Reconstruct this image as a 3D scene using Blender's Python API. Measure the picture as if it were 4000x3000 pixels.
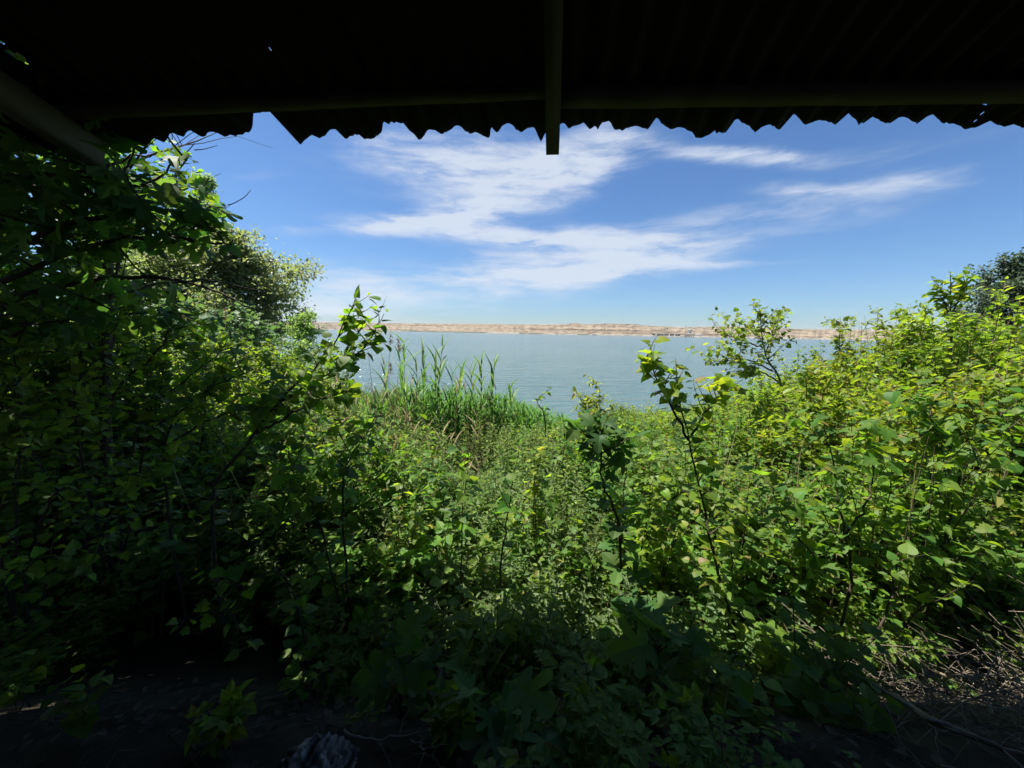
import bpy, math, random
import numpy as np
from mathutils import Vector, Matrix
from mathutils.geometry import tessellate_polygon

for o in list(bpy.data.objects):
    bpy.data.objects.remove(o)
SC = bpy.context.scene
COL = SC.collection
R = math.radians
random.seed(7)
rng = np.random.default_rng(11)

# ------------------------------------------------------------------ camera
CAM_Z = 4.0
F = 1503.0                      # focal length in pixels of a 4000 px wide frame
cam_d = bpy.data.cameras.new('camera')
cam_d.sensor_width = 36.0
cam_d.lens = 36.0 * F / 4000.0
cam_d.clip_start = 0.05
cam_d.clip_end = 20000.0
cam = bpy.data.objects.new('camera', cam_d)
COL.objects.link(cam)
CAM_M = Matrix.Rotation(R(90 - 7.69), 4, 'X') @ Matrix.Rotation(R(1.05), 4, 'Z')
cam.matrix_world = Matrix.Translation((0, 0, CAM_Z)) @ CAM_M
SC.camera = cam

def ray(px, py):
    return (CAM_M.to_3x3() @ Vector(((px - 2000) / F, (1500 - py) / F, -1.0)))

def at(px, py, y):
    d = ray(px, py)
    return Vector((0, 0, CAM_Z)) + d * (y / d.y)

CM3 = np.array(CAM_M.to_3x3())
def project(P):
    q = (np.asarray(P) - np.array([0, 0, CAM_Z])) @ CM3
    return 2000 + F * q[..., 0] / -q[..., 2], 1500 - F * q[..., 1] / -q[..., 2]

# ------------------------------------------------------------------ light
SUN_EL = R(65)
sun_to = Vector((-0.96, 0.22, 0)).normalized()
SUN_DIR = Vector((sun_to.x * math.cos(SUN_EL), sun_to.y * math.cos(SUN_EL), math.sin(SUN_EL)))
sun_d = bpy.data.lights.new('sun', 'SUN')
sun_d.energy = 5.0
sun_d.angle = R(0.5)
sun_d.color = (1.0, 0.95, 0.86)
sun = bpy.data.objects.new('sun', sun_d)
COL.objects.link(sun)
sun.rotation_euler = SUN_DIR.to_track_quat('Z', 'Y').to_euler()
sun.location = (-30, -10, 60)

SC.view_settings.view_transform = 'Standard'
SC.view_settings.look = 'None'
SC.view_settings.gamma = 1.0
SC.view_settings.use_curve_mapping = False
SC.view_settings.exposure = 1.4
SC.render.engine = 'CYCLES'
SC.cycles.max_bounces = 6
SC.cycles.diffuse_bounces = 4
SC.cycles.glossy_bounces = 2
SC.cycles.transmission_bounces = 4
SC.cycles.transparent_max_bounces = 4
SC.cycles.volume_bounces = 0
SC.cycles.use_denoising = True
SC.cycles.use_light_tree = False
SC.cycles.use_adaptive_sampling = True
SC.cycles.adaptive_threshold = 0.02

# ------------------------------------------------------------------ sky
W = bpy.data.worlds.new('World')
SC.world = W
W.use_nodes = True
nt = W.node_tree
nt.nodes.clear()
def N(t, **kw):
    n = nt.nodes.new(t)
    for k, v in kw.items():
        setattr(n, k, v)
    return n
def L(a, b):
    nt.links.new(a, b)
def M(op, a, b=None, c=None):
    n = N('ShaderNodeMath', operation=op)
    for i, v in enumerate((a, b, c)):
        if v is None:
            continue
        if isinstance(v, (int, float)):
            n.inputs[i].default_value = v
        else:
            L(v, n.inputs[i])
    return n.outputs[0]

sky = N('ShaderNodeTexSky', sky_type='NISHITA', sun_disc=False, sun_elevation=SUN_EL,
        sun_rotation=math.atan2(SUN_DIR.x, SUN_DIR.y), altitude=300, air_density=1.0, dust_density=0.9, ozone_density=2.2)
tc = N('ShaderNodeTexCoord')
sep = N('ShaderNodeSeparateXYZ')
L(tc.outputs['Generated'], sep.inputs[0])
az = M('ARCTAN2', sep.outputs[0], sep.outputs[1])
el = M('ARCSINE', sep.outputs[2])
comb = N('ShaderNodeCombineXYZ')
L(az, comb.inputs[0]); L(el, comb.inputs[1])
# warp of the cloud field
mp = N('ShaderNodeMapping'); mp.inputs['Scale'].default_value = (2.2, 6.0, 1)
mp.inputs['Rotation'].default_value = (0, 0, R(-8))
L(comb.outputs[0], mp.inputs[0])
nz = N('ShaderNodeTexNoise'); nz.inputs['Scale'].default_value = 1.7; nz.inputs['Detail'].default_value = 5
nz.inputs['Roughness'].default_value = 0.6
L(mp.outputs[0], nz.inputs[0])
sub = N('ShaderNodeVectorMath', operation='SUBTRACT'); sub.inputs[1].default_value = (0.5, 0.5, 0.5)
L(nz.outputs['Color'], sub.inputs[0])
mul = N('ShaderNodeVectorMath', operation='MULTIPLY'); mul.inputs[1].default_value = (0.20, 0.042, 0)
L(sub.outputs[0], mul.inputs[0])
addv = N('ShaderNodeVectorMath', operation='ADD')
L(comb.outputs[0], addv.inputs[0]); L(mul.outputs[0], addv.inputs[1])
CLOUDS = [  # px, py, half length, half width, tilt, weight
    (2080, 710, 380, 105, 15, .95), (1760, 650, 420, 85, 3, .66), (1560, 560, 300, 60, 2, .5), (2330, 630, 150, 85, 30, .5),
    (1600, 868, 260, 38, 2, .95), (1850, 800, 260, 55, 8, .5), (2060, 925, 430, 40, -1, 1.3), (2520, 950, 400, 50, 0, .8),
    (2150, 1040, 460, 52, 2, .8), (2050, 1120, 400, 70, 4, .75), (2400, 1055, 380, 46, 5, .55),
    (2750, 850, 300, 42, 6, .42), (3150, 845, 460, 75, 4, .38), (3640, 705, 200, 52, 5, .6), (3350, 760, 400, 80, 6, .32), (2250, 1000, 500, 20, 0, .3), (2100, 1085, 440, 22, 1, .3), (1950, 640, 330, 90, 6, .2),
    (3120, 745, 250, 34, 0, .55), (2750, 600, 310, 40, -8, .7), (3050, 620, 380, 44, -3, .42), (3600, 560, 450, 60, 10, .3),
    (1280, 1090, 360, 110, -6, .55), (1300, 1200, 520, 95, 0, .7), (2900, 1030, 280, 16, 0, .45), (1180, 900, 300, 22, 0, .3), (980, 690, 160, 22, 3, .26)]
total = None
for (cx, cy, hl, hw, tilt, w) in CLOUDS:
    d0 = ray(cx, cy).normalized()
    d1 = ray(cx + 60, cy).normalized()
    a0, e0 = math.atan2(d0.x, d0.y), math.asin(d0.z)
    a1, e1 = math.atan2(d1.x, d1.y), math.asin(d1.z)
    k = math.hypot(a1 - a0, e1 - e0) / 60.0
    base_tilt = math.atan2(e1 - e0, a1 - a0)
    m = N('ShaderNodeMapping', vector_type='TEXTURE')
    m.inputs['Location'].default_value = (a0, e0, 0)
    m.inputs['Rotation'].default_value = (0, 0, base_tilt + R(tilt))
    m.inputs['Scale'].default_value = (hl * k, hw * k, 1)
    L(addv.outputs[0], m.inputs[0])
    dt = N('ShaderNodeVectorMath', operation='DOT_PRODUCT')
    L(m.outputs[0], dt.inputs[0]); L(m.outputs[0], dt.inputs[1])
    g = M('MULTIPLY', M('EXPONENT', M('MULTIPLY', dt.outputs['Value'], -1.0)), w)
    total = g if total is None else M('ADD', total, g)
mp2 = N('ShaderNodeMapping'); mp2.inputs['Scale'].default_value = (2.6, 13.0, 1)
mp2.inputs['Rotation'].default_value = (0, 0, R(-10))
L(addv.outputs[0], mp2.inputs[0])
nz2 = N('ShaderNodeTexNoise'); nz2.inputs['Scale'].default_value = 2.3; nz2.inputs['Detail'].default_value = 8
nz2.inputs['Roughness'].default_value = 0.62
L(mp2.outputs[0], nz2.inputs[0])
modn = M('MULTIPLY_ADD', nz2.outputs[0], 2.7, -0.5)
cl = M('MULTIPLY', total, modn)
# thin wisps all over the sky
mp3 = N('ShaderNodeMapping'); mp3.inputs['Scale'].default_value = (1.3, 3.4, 2.0)
L(tc.outputs['Generated'], mp3.inputs[0])
nz3 = N('ShaderNodeTexNoise'); nz3.inputs['Scale'].default_value = 2.2; nz3.inputs['Detail'].default_value = 7
nz3.inputs['Roughness'].default_value = 0.6
L(mp3.outputs[0], nz3.inputs[0])
ws = N('ShaderNodeMapRange', interpolation_type='SMOOTHSTEP')
ws.inputs['From Min'].default_value = 0.60; ws.inputs['From Max'].default_value = 0.85
ws.inputs['To Max'].default_value = 0.22
L(nz3.outputs[0], ws.inputs['Value'])
cl = M('ADD', cl, ws.outputs[0])
dens = N('ShaderNodeMapRange', interpolation_type='SMOOTHSTEP')
dens.inputs['From Min'].default_value = 0.10; dens.inputs['From Max'].default_value = 1.2
dens.inputs['To Max'].default_value = 0.86
L(cl, dens.inputs['Value'])
hs = N('ShaderNodeHueSaturation'); hs.inputs['Saturation'].default_value = 1.05
L(sky.outputs[0], hs.inputs['Color'])
bgs = N('ShaderNodeBackground'); bgs.inputs['Strength'].default_value = 0.053
tint = N('ShaderNodeMix', data_type='RGBA', blend_type='MULTIPLY'); tint.inputs[0].default_value = 1.0
tint.inputs[7].default_value = (.58, .79, 1.02, 1)
L(hs.outputs[0], tint.inputs[6]); L(tint.outputs[2], bgs.inputs['Color'])
bgc = N('ShaderNodeBackground'); bgc.inputs['Color'].default_value = (0.80, 0.88, 1.0, 1); bgc.inputs['Strength'].default_value = 0.345
mx = N('ShaderNodeMixShader')
L(dens.outputs[0], mx.inputs[0]); L(bgs.outputs[0], mx.inputs[1]); L(bgc.outputs[0], mx.inputs[2])
wo = N('ShaderNodeOutputWorld')
L(mx.outputs[0], wo.inputs[0])

# ------------------------------------------------------------------ materials
def new_mat(name):
    m = bpy.data.materials.new(name)
    m.use_nodes = True
    t = m.node_tree
    b = t.nodes['Principled BSDF']
    return m, t, b

def ramp(t, cols, pos=None):
    r = t.nodes.new('ShaderNodeValToRGB')
    e = r.color_ramp.elements
    while len(e) < len(cols):
        e.new(0.5)
    for i, c in enumerate(cols):
        e[i].position = pos[i] if pos else i / (len(cols) - 1)
        e[i].color = (*c, 1)
    return r

def leaf_mat(name, cols, tcols, gloss=0.55, tr=0.46, spec=0.30, yellow=False):
    m, t, b = new_mat(name)
    oi = t.nodes.new('ShaderNodeObjectInfo'); ge = t.nodes.new('ShaderNodeNewGeometry')
    a = t.nodes.new('ShaderNodeMath'); a.operation = 'ADD'
    t.links.new(oi.outputs['Random'], a.inputs[0]); t.links.new(ge.outputs['Random Per Island'], a.inputs[1])
    f = t.nodes.new('ShaderNodeMath'); f.operation = 'FRACT'
    t.links.new(a.outputs[0], f.inputs[0])
    n_ = len(cols); ps = [i * .93 / (n_ - 1) for i in range(n_)] + [.965, 1.0]
    r1 = ramp(t, cols + ([(.16, .15, .03), (.17, .12, .04)] if yellow else [cols[-1], cols[0]]), ps); r2 = ramp(t, tcols + ([(.45, .42, .05), (.35, .24, .06)] if yellow else [tcols[-1], tcols[0]]), ps)
    t.links.new(f.outputs[0], r1.inputs[0]); t.links.new(f.outputs[0], r2.inputs[0])
    m7 = t.nodes.new('ShaderNodeMath'); m7.operation = 'MULTIPLY'; m7.inputs[1].default_value = 7.31; t.links.new(oi.outputs['Random'], m7.inputs[0])
    f7 = t.nodes.new('ShaderNodeMath'); f7.operation = 'FRACT'; t.links.new(m7.outputs[0], f7.inputs[0])
    v7 = t.nodes.new('ShaderNodeMath'); v7.operation = 'MULTIPLY_ADD'; v7.inputs[1].default_value = .6; v7.inputs[2].default_value = .80; t.links.new(f7.outputs[0], v7.inputs[0])
    h7 = t.nodes.new('ShaderNodeMath'); h7.operation = 'MULTIPLY_ADD'; h7.inputs[1].default_value = .045; h7.inputs[2].default_value = .48; t.links.new(oi.outputs['Random'], h7.inputs[0])
    hs1 = t.nodes.new('ShaderNodeHueSaturation'); hs2 = t.nodes.new('ShaderNodeHueSaturation')
    for hs_, r_ in ((hs1, r1), (hs2, r2)):
        t.links.new(v7.outputs[0], hs_.inputs['Value']); t.links.new(h7.outputs[0], hs_.inputs['Hue']); t.links.new(r_.outputs[0], hs_.inputs['Color'])
    t.links.new(hs1.outputs[0], b.inputs['Base Color'])
    b.inputs['Roughness'].default_value = gloss
    b.inputs['Specular IOR Level'].default_value = spec
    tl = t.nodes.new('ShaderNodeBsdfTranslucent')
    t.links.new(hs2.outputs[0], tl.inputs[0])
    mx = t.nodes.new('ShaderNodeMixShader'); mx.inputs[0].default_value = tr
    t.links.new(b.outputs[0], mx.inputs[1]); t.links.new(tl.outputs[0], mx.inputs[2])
    t.links.new(mx.outputs[0], t.nodes['Material Output'].inputs[0])
    return m

def noise_mat(name, cols, scale=8.0, rough=0.9, bump=0.3, stretch=(1, 1, 1), pos=None, detail=6, coord='Object'):
    m, t, b = new_mat(name)
    tc = t.nodes.new('ShaderNodeTexCoord'); mp = t.nodes.new('ShaderNodeMapping')
    mp.inputs['Scale'].default_value = stretch
    t.links.new(tc.outputs[coord], mp.inputs[0])
    n = t.nodes.new('ShaderNodeTexNoise'); n.inputs['Scale'].default_value = scale; n.inputs['Detail'].default_value = detail
    t.links.new(mp.outputs[0], n.inputs[0])
    r = ramp(t, cols, pos)
    t.links.new(n.outputs[0], r.inputs[0]); t.links.new(r.outputs[0], b.inputs['Base Color'])
    b.inputs['Roughness'].default_value = rough
    b.inputs['Specular IOR Level'].default_value = 0.15
    if bump:
        bp = t.nodes.new('ShaderNodeBump'); bp.inputs['Strength'].default_value = bump; bp.inputs['Distance'].default_value = 0.02
        t.links.new(n.outputs[0], bp.inputs['Height']); t.links.new(bp.outputs[0], b.inputs['Normal'])
    return m

MAT = {}
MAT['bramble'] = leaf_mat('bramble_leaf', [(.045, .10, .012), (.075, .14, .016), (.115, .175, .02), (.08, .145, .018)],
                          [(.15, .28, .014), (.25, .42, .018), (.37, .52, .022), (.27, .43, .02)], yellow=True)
MAT['mulberry'] = leaf_mat('mulberry_leaf', [(.04, .095, .014), (.062, .125, .017), (.085, .145, .02)],
                           [(.16, .30, .015), (.24, .40, .02), (.31, .46, .022)], gloss=.56)
MAT['fig'] = leaf_mat('fig_leaf', [(.032, .078, .018), (.042, .095, .02), (.05, .105, .02)],
                      [(.09, .21, .02), (.13, .27, .025), (.16, .30, .03)], gloss=.6, tr=.40)
MAT['fig_pale'] = leaf_mat('pale_fig_leaf', [(.06, .12, .04), (.075, .14, .045), (.09, .15, .05)],
                           [(.14, .27, .06), (.18, .32, .07), (.2, .33, .07)], gloss=.5, tr=.35)
MAT['shrub'] = leaf_mat('shrub_leaf', [(.06, .11, .012), (.095, .15, .015), (.135, .18, .018), (.085, .145, .015)],
                        [(.20, .32, .014), (.31, .44, .018), (.42, .53, .022), (.29, .42, .018)], gloss=.5, yellow=True)
MAT['poplar'] = leaf_mat('poplar_leaf', [(.13, .175, .085), (.175, .22, .105), (.23, .275, .145)],
                         [(.28, .40, .10), (.35, .47, .12), (.40, .52, .14)], gloss=.5, tr=.46, spec=.4)
MAT['willow'] = leaf_mat('willow_leaf', [(.075, .12, .04), (.10, .15, .045), (.125, .18, .055)],
                         [(.25, .40, .06), (.3, .45, .07), (.34, .48, .08)], tr=.45)
MAT['darktree'] = leaf_mat('grey_green_leaf', [(.03, .055, .03), (.045, .075, .04), (.06, .09, .05)],
                           [(.06, .10, .04), (.08, .13, .05), (.1, .15, .06)], tr=.25)
MAT['reed'] = leaf_mat('reed_leaf', [(.05, .11, .025), (.075, .145, .03), (.10, .17, .035)],
                       [(.13, .27, .03), (.19, .34, .04), (.24, .38, .045)], tr=.32, gloss=.56)
MAT['straw'] = leaf_mat('dry_straw', [(.24, .18, .09), (.32, .25, .13), (.38, .30, .17)],
                        [(.24, .18, .09), (.3, .23, .12), (.34, .27, .15)], tr=.25, gloss=.7)
MAT['plume'] = noise_mat('reed_plume', [(.20, .13, .09), (.36, .26, .18)], 30, 1.0, 0)
MAT['herb'] = leaf_mat('grey_green_herb', [(.07, .115, .04), (.09, .14, .05), (.11, .155, .06)], [(.2, .32, .06), (.25, .37, .07), (.28, .4, .08)])
MAT['grass'] = leaf_mat('grass_blade', [(.05, .10, .025), (.07, .13, .03), (.09, .15, .04)],
                        [(.1, .2, .03), (.14, .25, .04), (.17, .28, .05)], tr=.35)
MAT['stem'] = noise_mat('green_brown_stem', [(.05, .04, .025), (.09, .08, .045)], 25, .8, .2)
MAT['bark'] = noise_mat('sapling_bark', [(.035, .028, .02), (.08, .062, .045)], 22, .9, .4, (1, 1, .3))
MAT['bark_pale'] = noise_mat('pale_bark', [(.10, .075, .05), (.19, .15, .10)], 14, .9, .4, (1, 1, .3))
MAT['twig'] = noise_mat('dead_twig', [(.10, .08, .06), (.26, .215, .165)], 16, .9, .2)
MAT['litter'] = noise_mat('dead_leaf_litter', [(.045, .035, .026), (.11, .088, .066)], 16, .9, .2)
MAT['log'] = noise_mat('grey_log_bark', [(.03, .026, .022), (.14, .125, .11), (.36, .33, .30)], 26, .95, .9, (1, .10, 1), pos=[.36, .5, .66], detail=9)
MAT['cutwood'] = noise_mat('cut_wood', [(.05, .035, .028), (.10, .075, .06), (.34, .31, .29)], 12, .95, .5)
MAT['asbestos'] = noise_mat('dark_corrugated_sheet', [(.008, .008, .009), (.015, .015, .016), (.026, .025, .024)], 6, .95, .15)  # near-black mottled base colour
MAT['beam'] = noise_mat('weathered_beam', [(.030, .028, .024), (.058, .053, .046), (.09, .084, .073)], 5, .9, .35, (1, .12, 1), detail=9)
MAT['beam_lit'] = noise_mat('lit_weathered_beam', [(.06, .057, .052), (.12, .115, .105), (.17, .165, .15)], 5, .9, .35, (1, .12, 1), detail=9)  # lighter copy of the beam: light facing the left rafter put into its colour
MAT['soil'] = noise_mat('dark_soil', [(.018, .014, .010), (.035, .028, .02), (.055, .045, .03)], 3.5, 1.0, .6, pos=[.3, .5, .75])
MAT['concrete'] = noise_mat('far_concrete', [(.30, .30, .30), (.42, .42, .42)], .4, .9, 0)
MAT['darksteel'] = noise_mat('dark_steel', [(.03, .035, .04), (.06, .065, .07)], .4, .6, 0)
MAT['whitepaint'] = noise_mat('white_paint', [(.6, .6, .6), (.75, .75, .75)], .4, .7, 0)

# ------------------------------------------------------------------ mesh helpers
def mesh_np(name, V, T, mats, midx=None, smooth=False):
    V = np.ascontiguousarray(V, dtype=np.float32).reshape(-1, 3)
    T = np.ascontiguousarray(T, dtype=np.int32).reshape(-1, 3)
    me = bpy.data.meshes.new(name)
    me.vertices.add(len(V)); me.vertices.foreach_set('co', V.ravel())
    me.loops.add(len(T) * 3); me.loops.foreach_set('vertex_index', T.ravel())
    me.polygons.add(len(T))
    me.polygons.foreach_set('loop_start', np.arange(0, len(T) * 3, 3, dtype=np.int32))
    for m in (mats if isinstance(mats, (list, tuple)) else [mats]):
        me.materials.append(MAT[m] if isinstance(m, str) else m)
    if midx is not None:
        me.polygons.foreach_set('material_index', np.ascontiguousarray(midx, dtype=np.int32))
    if smooth:
        me.polygons.foreach_set('use_smooth', np.ones(len(T), dtype=bool))
    me.update(calc_edges=True)
    return me

def add(name, me, parent=None, loc=None, **props):
    o = bpy.data.objects.new(name, me)
    COL.objects.link(o)
    if loc is not None:
        o.location = loc
    o.parent = parent
    for k, v in props.items():
        o[k] = v
    return o

def thing(name, loc, label, category, group=None):
    o = bpy.data.objects.new(name, None)
    o.empty_display_size = 0.2
    COL.objects.link(o)
    o.location = loc
    o['label'] = label; o['category'] = category
    if group:
        o['group'] = group
    return o

class MB:
    """collects verts and triangles"""
    def __init__(s):
        s.V = []; s.T = []; s.I = []; s.n = 0
    def put(s, V, T, mi=0):
        V = np.asarray(V, float).reshape(-1, 3); T = np.asarray(T, int).reshape(-1, 3)
        s.V.append(V); s.T.append(T + s.n); s.I.append(np.full(len(T), mi)); s.n += len(V)
    def quads(s, V, Q, mi=0):
        Q = np.asarray(Q, int).reshape(-1, 4)
        s.put(V, np.vstack([Q[:, [0, 1, 2]], Q[:, [0, 2, 3]]]), mi)
    def box(s, lo, hi, mi=0):
        x0, y0, z0 = lo; x1, y1, z1 = hi
        V = [(x0, y0, z0), (x1, y0, z0), (x1, y1, z0), (x0, y1, z0), (x0, y0, z1), (x1, y0, z1), (x1, y1, z1), (x0, y1, z1)]
        s.quads(V, [(0, 3, 2, 1), (4, 5, 6, 7), (0, 1, 5, 4), (1, 2, 6, 5), (2, 3, 7, 6), (3, 0, 4, 7)], mi)
    def tube(s, P, r0, r1, sides=5, mi=0, cap=True, radii=None):
        P = np.asarray(P, float); n = len(P)
        tan = np.gradient(P, axis=0)
        tan /= np.linalg.norm(tan, axis=1)[:, None] + 1e-9
        ref = np.array([0.31, 0.27, 0.91]) if abs(tan[:, 2]).mean() < .8 else np.array([1., .1, 0])
        u = np.cross(tan, ref); u /= np.linalg.norm(u, axis=1)[:, None] + 1e-9
        v = np.cross(tan, u)
        rad = np.linspace(r0, r1, n) if radii is None else np.asarray(radii)
        a = np.arange(sides) / sides * 2 * math.pi
        ring = P[:, None] + rad[:, None, None] * (np.cos(a)[None, :, None] * u[:, None] + np.sin(a)[None, :, None] * v[:, None])
        i = np.arange(n - 1)[:, None] * sides; j = np.arange(sides)[None]; k = (j + 1) % sides
        Q = np.stack([i + j, i + k, i + k + sides, i + j + sides], -1).reshape(-1, 4)
        V = ring.reshape(-1, 3)
        Tq = np.vstack([Q[:, [0, 1, 2]], Q[:, [0, 2, 3]]])
        if cap:
            c0 = len(V); V = np.vstack([V, P[:1], P[-1:]])
            jj = np.arange(sides); kk = (jj + 1) % sides
            Tq = np.vstack([Tq, np.stack([np.full(sides, c0), kk, jj], -1),
                            np.stack([np.full(sides, c0 + 1), (n - 1) * sides + jj, (n - 1) * sides + kk], -1)])
        s.put(V, Tq, mi)
    def leaves(s, tpl, Pos, Mats, mi=0):
        tv, tf = tpl
        if len(Pos) == 0:
            return
        V = np.einsum('nij,kj->nki', Mats, tv) + np.asarray(Pos)[:, None]
        k = len(tv)
        T = tf[None] + (np.arange(len(Pos)) * k)[:, None, None]
        s.put(V.reshape(-1, 3), T.reshape(-1, 3), mi)
    def mesh(s, name, mats, smooth=False, off=None):
        V = np.vstack(s.V)
        if off is not None:
            V = V - np.asarray(off)
        return mesh_np(name, V, np.vstack(s.T), mats, np.concatenate(s.I), smooth)

def frames(D, Nn, S):
    """columns: side, along, normal; scaled"""
    D = np.asarray(D, float); D = D / (np.linalg.norm(D, axis=1)[:, None] + 1e-9)
    X = np.cross(D, Nn); X /= np.linalg.norm(X, axis=1)[:, None] + 1e-9
    Z = np.cross(X, D)
    return np.stack([X, D, Z], -1) * np.asarray(S)[:, None, None]

def smooth_line(P, n=14):
    """Catmull-Rom through the points"""
    P = [Vector(p) for p in P]
    if len(P) == 2:
        return np.array([P[0].lerp(P[1], i / (n - 1)) for i in range(n)])
    Q = [P[0] * 2 - P[1]] + P + [P[-1] * 2 - P[-2]]
    out = []
    segs = len(P) - 1
    for i in range(n):
        t = i / (n - 1) * segs
        k = min(int(t), segs - 1); f = t - k
        a, b, c, d = Q[k:k + 4]
        out.append(0.5 * ((2 * b) + (c - a) * f + (2 * a - 5 * b + 4 * c - d) * f * f + (3 * b - a - 3 * c + d) * f ** 3))
    return np.array(out)

# ------------------------------------------------------------------ leaf shapes (length 1 along +y, petiole starts at the origin)
def tpl_from_half(half, mid, pet=.28, fold=.16, droop=.22, wav=0.0):
    """half: outline of the right half from base to tip (x>0); mid: y of midrib points"""
    poly = [(0.0, half[0][1] if half[0][0] == 0 else 0.0)] if half[0][0] != 0 else []
    poly = [tuple(p) for p in half]
    mids = [(0.0, y) for y in reversed(mid)]
    ring = poly + mids
    tris = tessellate_polygon([[Vector((x, y, 0)) for x, y in ring]])
    n = len(ring)
    V = []
    for sgn in (1, -1):
        for (x, y) in ring:
            z = fold * abs(x) - droop * y * y + wav * math.sin(9 * y + 5 * x * sgn) * abs(x)
            V.append((x * sgn, y * (1 - pet) + pet, z))
    Fc = []
    for a, b, c in tris:
        ax, bx, cx = ring[a], ring[b], ring[c]
        area = (bx[0] - ax[0]) * (cx[1] - ax[1]) - (bx[1] - ax[1]) * (cx[0] - ax[0])
        if area < 0:
            a, b, c = a, c, b
        Fc.append((a, b, c)); Fc.append((a + n, c + n, b + n))
    if pet > 0:
        k = len(V)
        V += [(-.014, 0, 0), (.014, 0, 0), (.010, pet + .02, .004), (-.010, pet + .02, .004)]
        Fc += [(k, k + 1, k + 2), (k, k + 2, k + 3)]
    return np.array(V, float), np.array(Fc, int)

HEART = [(0, 0), (.10, -.07), (.26, -.05), (.37, .07), (.41, .22), (.37, .42), (.27, .62), (.13, .82), (0, 1)]
OVATE = [(0, 0), (.2, .1), (.29, .3), (.26, .55), (.13, .82), (0, 1)]
MITTEN = [(0, 0), (.12, -.07), (.30, -.04), (.41, .08), (.44, .2), (.33, .27), (.25, .33), (.37, .42), (.42, .54), (.33, .62), (.2, .6), (.2, .72), (.11, .88), (0, 1)]
FIG = [(0, 0), (.10, -.08), (.27, -.07), (.42, .03), (.43, .13), (.30, .19), (.17, .27), (.34, .36), (.52, .52), (.53, .64), (.43, .67), (.27, .58),
       (.13, .46), (.15, .62), (.22, .76), (.19, .90), (.10, .97), (0, 1)]
FIG2 = [(0, 0), (.12, -.09), (.32, -.06), (.48, .07), (.46, .18), (.32, .24), (.22, .3), (.36, .38), (.50, .50), (.52, .60), (.40, .63), (.24, .58),
        (.24, .70), (.20, .84), (.10, .95), (0, 1)]
T_HEART = [tpl_from_half(HEART, [.35, .7], fold=f, droop=d) for f, d in ((.12, .12), (.25, .3), (.05, .2))]
T_MITTEN = [tpl_from_half(MITTEN, [.3, .6], fold=f, droop=d) for f, d in ((.15, .15), (.05, .3))]
T_FIG = [tpl_from_half(FIG, [.3, .6], fold=.12, droop=.15, wav=.1), tpl_from_half(FIG2, [.3, .6], fold=.2, droop=.3, wav=.12),
         tpl_from_half(FIG, [.3, .6], fold=.28, droop=.42, wav=.08)]
T_OVATE = [tpl_from_half(OVATE, [.5], pet=.12, fold=.18, droop=.2)]
T_SMALL = [tpl_from_half([(0, 0), (.27, .25), (.24, .6), (0, 1)], [], pet=0, fold=.25, droop=.2)]
T_POPLAR = [tpl_from_half([(0, 0), (.38, .3), (0, 1)], [], pet=0, fold=.2, droop=.1)]
T_NARROW = [tpl_from_half([(0, 0), (.09, .3), (0, 1)], [], pet=0, fold=.2, droop=.2)]
def trefoil():
    v, f = tpl_from_half([(0, 0), (.30, .22), (.29, .58), (0, 1)], [], pet=0, fold=.2, droop=.22)
    Vs, Fs, k = [], [], 0
    for ang, sc, y0 in ((0, .62, .38), (72, .52, .34), (-72, .52, .34)):
        a = R(ang); c, s_ = math.cos(a), math.sin(a)
        w = v * sc
        x = w[:, 0] * c + w[:, 1] * s_; y = -w[:, 0] * s_ + w[:, 1] * c
        Vs.append(np.stack([x, y + y0, w[:, 2]], -1)); Fs.append(f + k); k += len(v)
    Vs.append(np.array([(-.012, 0, 0), (.012, 0, 0), (0, .4, 0)])); Fs.append(np.array([(k, k + 1, k + 2)]))
    return np.vstack(Vs), np.vstack(Fs)
T_TREFOIL = [trefoil()]

def rand_dirs(n, up_lo, up_hi):
    a = rng.uniform(0, 2 * math.pi, n); z = rng.uniform(up_lo, up_hi, n)
    return np.stack([np.cos(a), np.sin(a), z], -1)

def normals_up(n, spread):
    v = rng.normal(0, spread, (n, 3)); v[:, 2] = 1.0
    return v / np.linalg.norm(v, axis=1)[:, None]

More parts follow.
